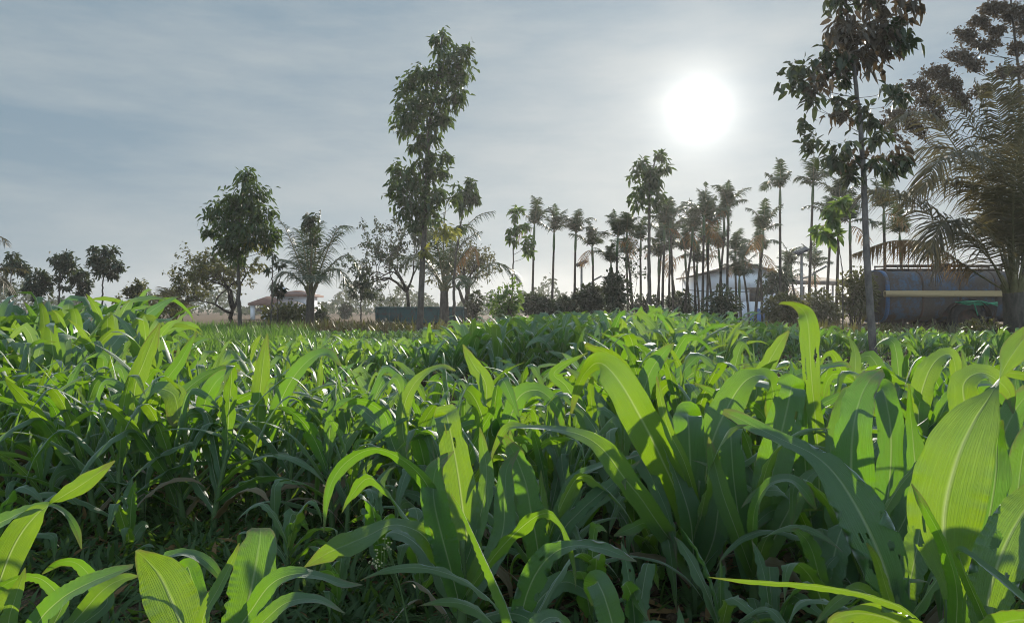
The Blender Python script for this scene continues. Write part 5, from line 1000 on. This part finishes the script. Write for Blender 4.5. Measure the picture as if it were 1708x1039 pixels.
# white gabled house, d = 45
def house():
    d = 45.0; q = lambda px, py, dd=0: P(px, py, d + dd); o = q(1235, 530); o[2] = 0; r_ = thing('gabled_house', 'white plastered house with low gable and small dark window behind the areca palms', 'house', o)
    xl, xp, xr = GX(1182, d) - o[0], GX(1240, d) - o[0], GX(1298, d) - o[0]; ze, zp = P(0, 457, d)[2], P(0, 441, d)[2]; D = 7.0
    wx0, wx1 = GX(1250, d) - o[0], GX(1274, d) - o[0]; wz0, wz1 = P(0, 503, d)[2], P(0, 483, d)[2]; t = .25; a = Acc()
    # front gable built round the window opening
    a.box((xl, 0, 0), (wx0, t, wz0)); a.box((wx1, 0, 0), (xr, t, wz0)); a.box((wx0, 0, 0), (wx1, t, wz0)); a.box((xl, 0, wz0), (wx0, t, wz1)); a.box((wx1, 0, wz0), (xr, t, wz1)); a.box((xl, 0, wz1), (xr, t, ze))
    for y_ in (0, D - t):
        V = [(xl, y_, ze), (xr, y_, ze), (xp, y_, zp), (xl, y_ + t, ze), (xr, y_ + t, ze), (xp, y_ + t, zp)]; a.add(V, [np.array([[0, 1, 2], [5, 4, 3]]), np.array([[1, 4, 5, 2], [2, 5, 3, 0]])])
    a.box((xl, D - t, 0), (xr, D, ze)); a.box((xl, t, 0), (xl + t, D - t, ze)); a.box((xr - t, t, 0), (xr, D - t, ze)); a.build('wall', 'plaster', r_, smooth=False)
    rf = Acc(); sl = (zp - ze) / (xp - xl); e = .35
    for sx, xe in ((-1, xl - e), (1, xr + e)):
        ze_ = zp - sl * abs(xe - xp) ; box_roof(rf, [(xe, -.4, ze_ + .12), (xp, -.4, zp + .12), (xp, D + .4, zp + .12), (xe, D + .4, ze_ + .12)], .1)
    rf.build('roof', 'roof_sheet', r_, smooth=False)
    w_ = Acc(); b = .07
    w_.box((wx0, .05, wz0), (wx0 + b, .16, wz1)); w_.box((wx1 - b, .05, wz0), (wx1, .16, wz1)); w_.box((wx0 + b, .05, wz0), (wx1 - b, .16, wz0 + b)); w_.box((wx0 + b, .05, wz1 - b), (wx1 - b, .16, wz1)); w_.box(((wx0 + wx1) / 2 - .03, .055, wz0 + b), ((wx0 + wx1) / 2 + .03, .15, wz1 - b))
    w_.box((wx0 - .15, -.35, wz1 + .02), (wx1 + .15, -.003, wz1 + .10)); wo = w_.build('window', 'chassis', r_, smooth=False); p = Acc(); p.box((wx0 + .02, .10, wz0 + .02), (wx1 - .02, .12, wz1 - .02)); p.build('pane', 'dark_pane', wo, smooth=False)
    # lean-to shed beside it
    o2 = q(1345, 530, 2); o2[2] = 0; s_ = thing('lean_to_shed', 'open shed with long dark sloping sheet roof next to the white house', 'shed', o2); X0, X1 = GX(1286, d + 2) - o2[0], GX(1412, d + 2) - o2[0]; zt0, zt1 = P(0, 452, d + 2)[2], P(0, 463, d + 2)[2]
    rr = Acc(); box_roof(rr, [(X0, -2.2, zt0 - .75), (X1, -2.2, zt1 - .45), (X1, 3, zt1 + .1), (X0, 3, zt0 + .15)], .12); rr.build('roof', 'roof_sheet', s_, smooth=False)
    for xx in np.linspace(X0 + .3, X1 - .3, 4):
        for yy in (-1.9, 2.6): pp = Acc(); pp.tube([(xx, yy, -.05), (xx, yy, zt1 - .45)], .06, 8); pp.build('post', 'galv', s_)
    bw = Acc(); bw.box((X0 + .1, 2.7, 0), (X0 + 2.0, 2.85, zt1 - .3)); bw.build('back_wall', 'roof_sheet', s_, smooth=False)
    bt = Acc(); c = q(1266, 520, -.6); c[2] = 0; g = np.random.default_rng(3); n, m = 12, 9; th = np.linspace(0, 2 * pi, n, endpoint=False); V = [];
    for s in np.linspace(0, 1, m): V.append(np.stack([(.62 * (1 - s ** 2 * .75)) * np.cos(th) * (1 + .15 * np.sin(3 * th + s * 4)), .5 * (1 - s ** 2 * .75) * np.sin(th) * (1 + .12 * np.cos(2 * th)), np.full(n, .72 * s) + .05 * np.sin(5 * th)], 1))
    i = np.arange(m - 1)[:, None] * n; j = np.arange(n)[None, :]; j2 = (j + 1) % n; bt.add(np.concatenate(V), [np.stack([i + j, i + j2, i + n + j2, i + n + j], -1).reshape(-1, 4), np.array([[n * (m - 1) + x for x in range(n)]])])
    bo = bt.build('covered_heap', 'tarp', None); bo.location = tuple(c); tag(bo, 'bright blue tarpaulin heap against the white house wall', 'tarpaulin')
    cb = Acc(); cb.tube(spline([q(1150, 484, -6), q(1200, 487, -6), q(1290, 485, -6), q(1340, 480, -6)], 20), .02, 5); co = cb.build('cable', 'wire', None); tag(co, 'dark overhead cable stretched across the white house front', 'cable')
house()
def red_house():
    d = 55.0; o = P(470, 530, d); o[2] = 0; r_ = thing('red_roofed_house', 'pale house with layered red tiled roofs behind the slim trees', 'house', o); X = lambda px: GX(px, d) - o[0]; Z = lambda py: P(0, py, d)[2]
    a = Acc(); a.box((X(436), 0, 0), (X(500), 6, Z(508))); a.box((X(447), 2, Z(508)), (X(494), 6, Z(488))); a.box((X(452), 2.5, Z(488)), (X(458), 3, Z(478))); a.build('wall', 'plaster', r_, smooth=False)
    c = Acc(); c.tube([(X(439), -2.2, 0), (X(439), -2.2, Z(509))], .16, 10); c.build('porch_column', 'plaster', r_)
    def hip(name, x0, x1, y0, y1, z0, z1, mat, ins=.35):
        h = Acc(); xi = (x1 - x0) * ins; ym = (y0 + y1) / 2; V = [(x0, y0, z0), (x1, y0, z0), (x1, y1, z0), (x0, y1, z0), (x0 + xi, ym, z1), (x1 - xi, ym, z1)]
        V += [(p[0], p[1], p[2] - .15) for p in V[:4]]
        h.add(V, [np.array([[0, 1, 5, 4], [2, 3, 4, 5], [0, 6, 7, 1], [1, 7, 8, 2], [2, 8, 9, 3], [3, 9, 6, 0], [6, 9, 8, 7]]), np.array([[1, 2, 5], [3, 0, 4]])]); h.build(name, mat, r_, smooth=False)
    hip('roof', X(434), X(462), -2.6, 3.0, Z(506), Z(494), 'red_tile'); hip('roof', X(446), X(508), -2.4, 3.4, Z(516), Z(500), 'grey_roof'); hip('roof', X(442), X(500), 1.2, 7, Z(490.5), Z(482), 'red_tile', .42)
    w_ = Acc(); w_.box((X(468), 1.9, Z(506)), (X(476), 1.995, Z(497))); w_.build('window', 'dark_pane', r_, smooth=False)
red_house()
def solar_lamp(px, base, top, d, label, s):
    b = np.array([GX(px, d), d, 0.0]); r_ = thing('solar_street_lamp', label, 'street lamp', b, 'solar street lamps'); H = P(0, top, d)[2]
    a = Acc(); a.tube([(0, 0, 0), (0, 0, H * .5), (0, 0, H)], [.065, .055, .045], 10); a.build('pole', 'galv', r_)
    pn = Acc(); c, s_ = cos(R(24)), sin(R(24)); rot = np.array([[c, 0, -s_], [0, 1, 0], [s_, 0, c]]) @ np.array([[1, 0, 0], [0, cos(.35), -sin(.35)], [0, sin(.35), cos(.35)]])
    pn.box((-.25, -.2, H + .03), (.25, .2, H + .065), rot, np.array([0, 0, H + .05])); pn.build('solar_panel', 'panel', r_, smooth=False)
    ar = Acc(); ar.tube(spline([(0, 0, H - .95), (.3, -.05, H - .85), (.62, -.1, H - .62)], 8), .028, 6); ar.build('arm', 'galv', r_)
    hd = Acc(); c2 = np.array([.66, -.1, H - .60]); rt = np.array([[cos(-.5), 0, sin(-.5)], [0, 1, 0], [-sin(-.5), 0, cos(-.5)]]); hd.box(c2 - [.2, .09, .035], c2 + [.2, .09, .035], rt, c2); hd.build('lamp_head', 'lamp_head', r_, smooth=False)
solar_lamp(970, 530, 441, 33, 'solar street lamp with tilted panel between the third and fourth areca palms', 1)
solar_lamp(1337, 530, 421, 28, 'solar street lamp with tilted panel in front of the lean-to shed roof', 1)

# ------------------------------------------------------------------ the hazy air
def haze():
    a = Acc(); a.box((-260, -6, -1.0), (260, 300, 12)); m, nt = new('hazy_air'); v = nt.nodes.new('ShaderNodeVolumePrincipled')
    v.inputs['Color'].default_value = (.93, .95, 1.0, 1); v.inputs['Density'].default_value = 0.0010; v.inputs['Anisotropy'].default_value = 0.5
    o = nt.nodes.new('ShaderNodeOutputMaterial'); nt.links.new(v.outputs[0], o.inputs['Volume'])
    h_ = a.build('haze', m, None, smooth=False); tag(h_, 'thin warm evening haze over the field', 'haze', kind='stuff')
haze()
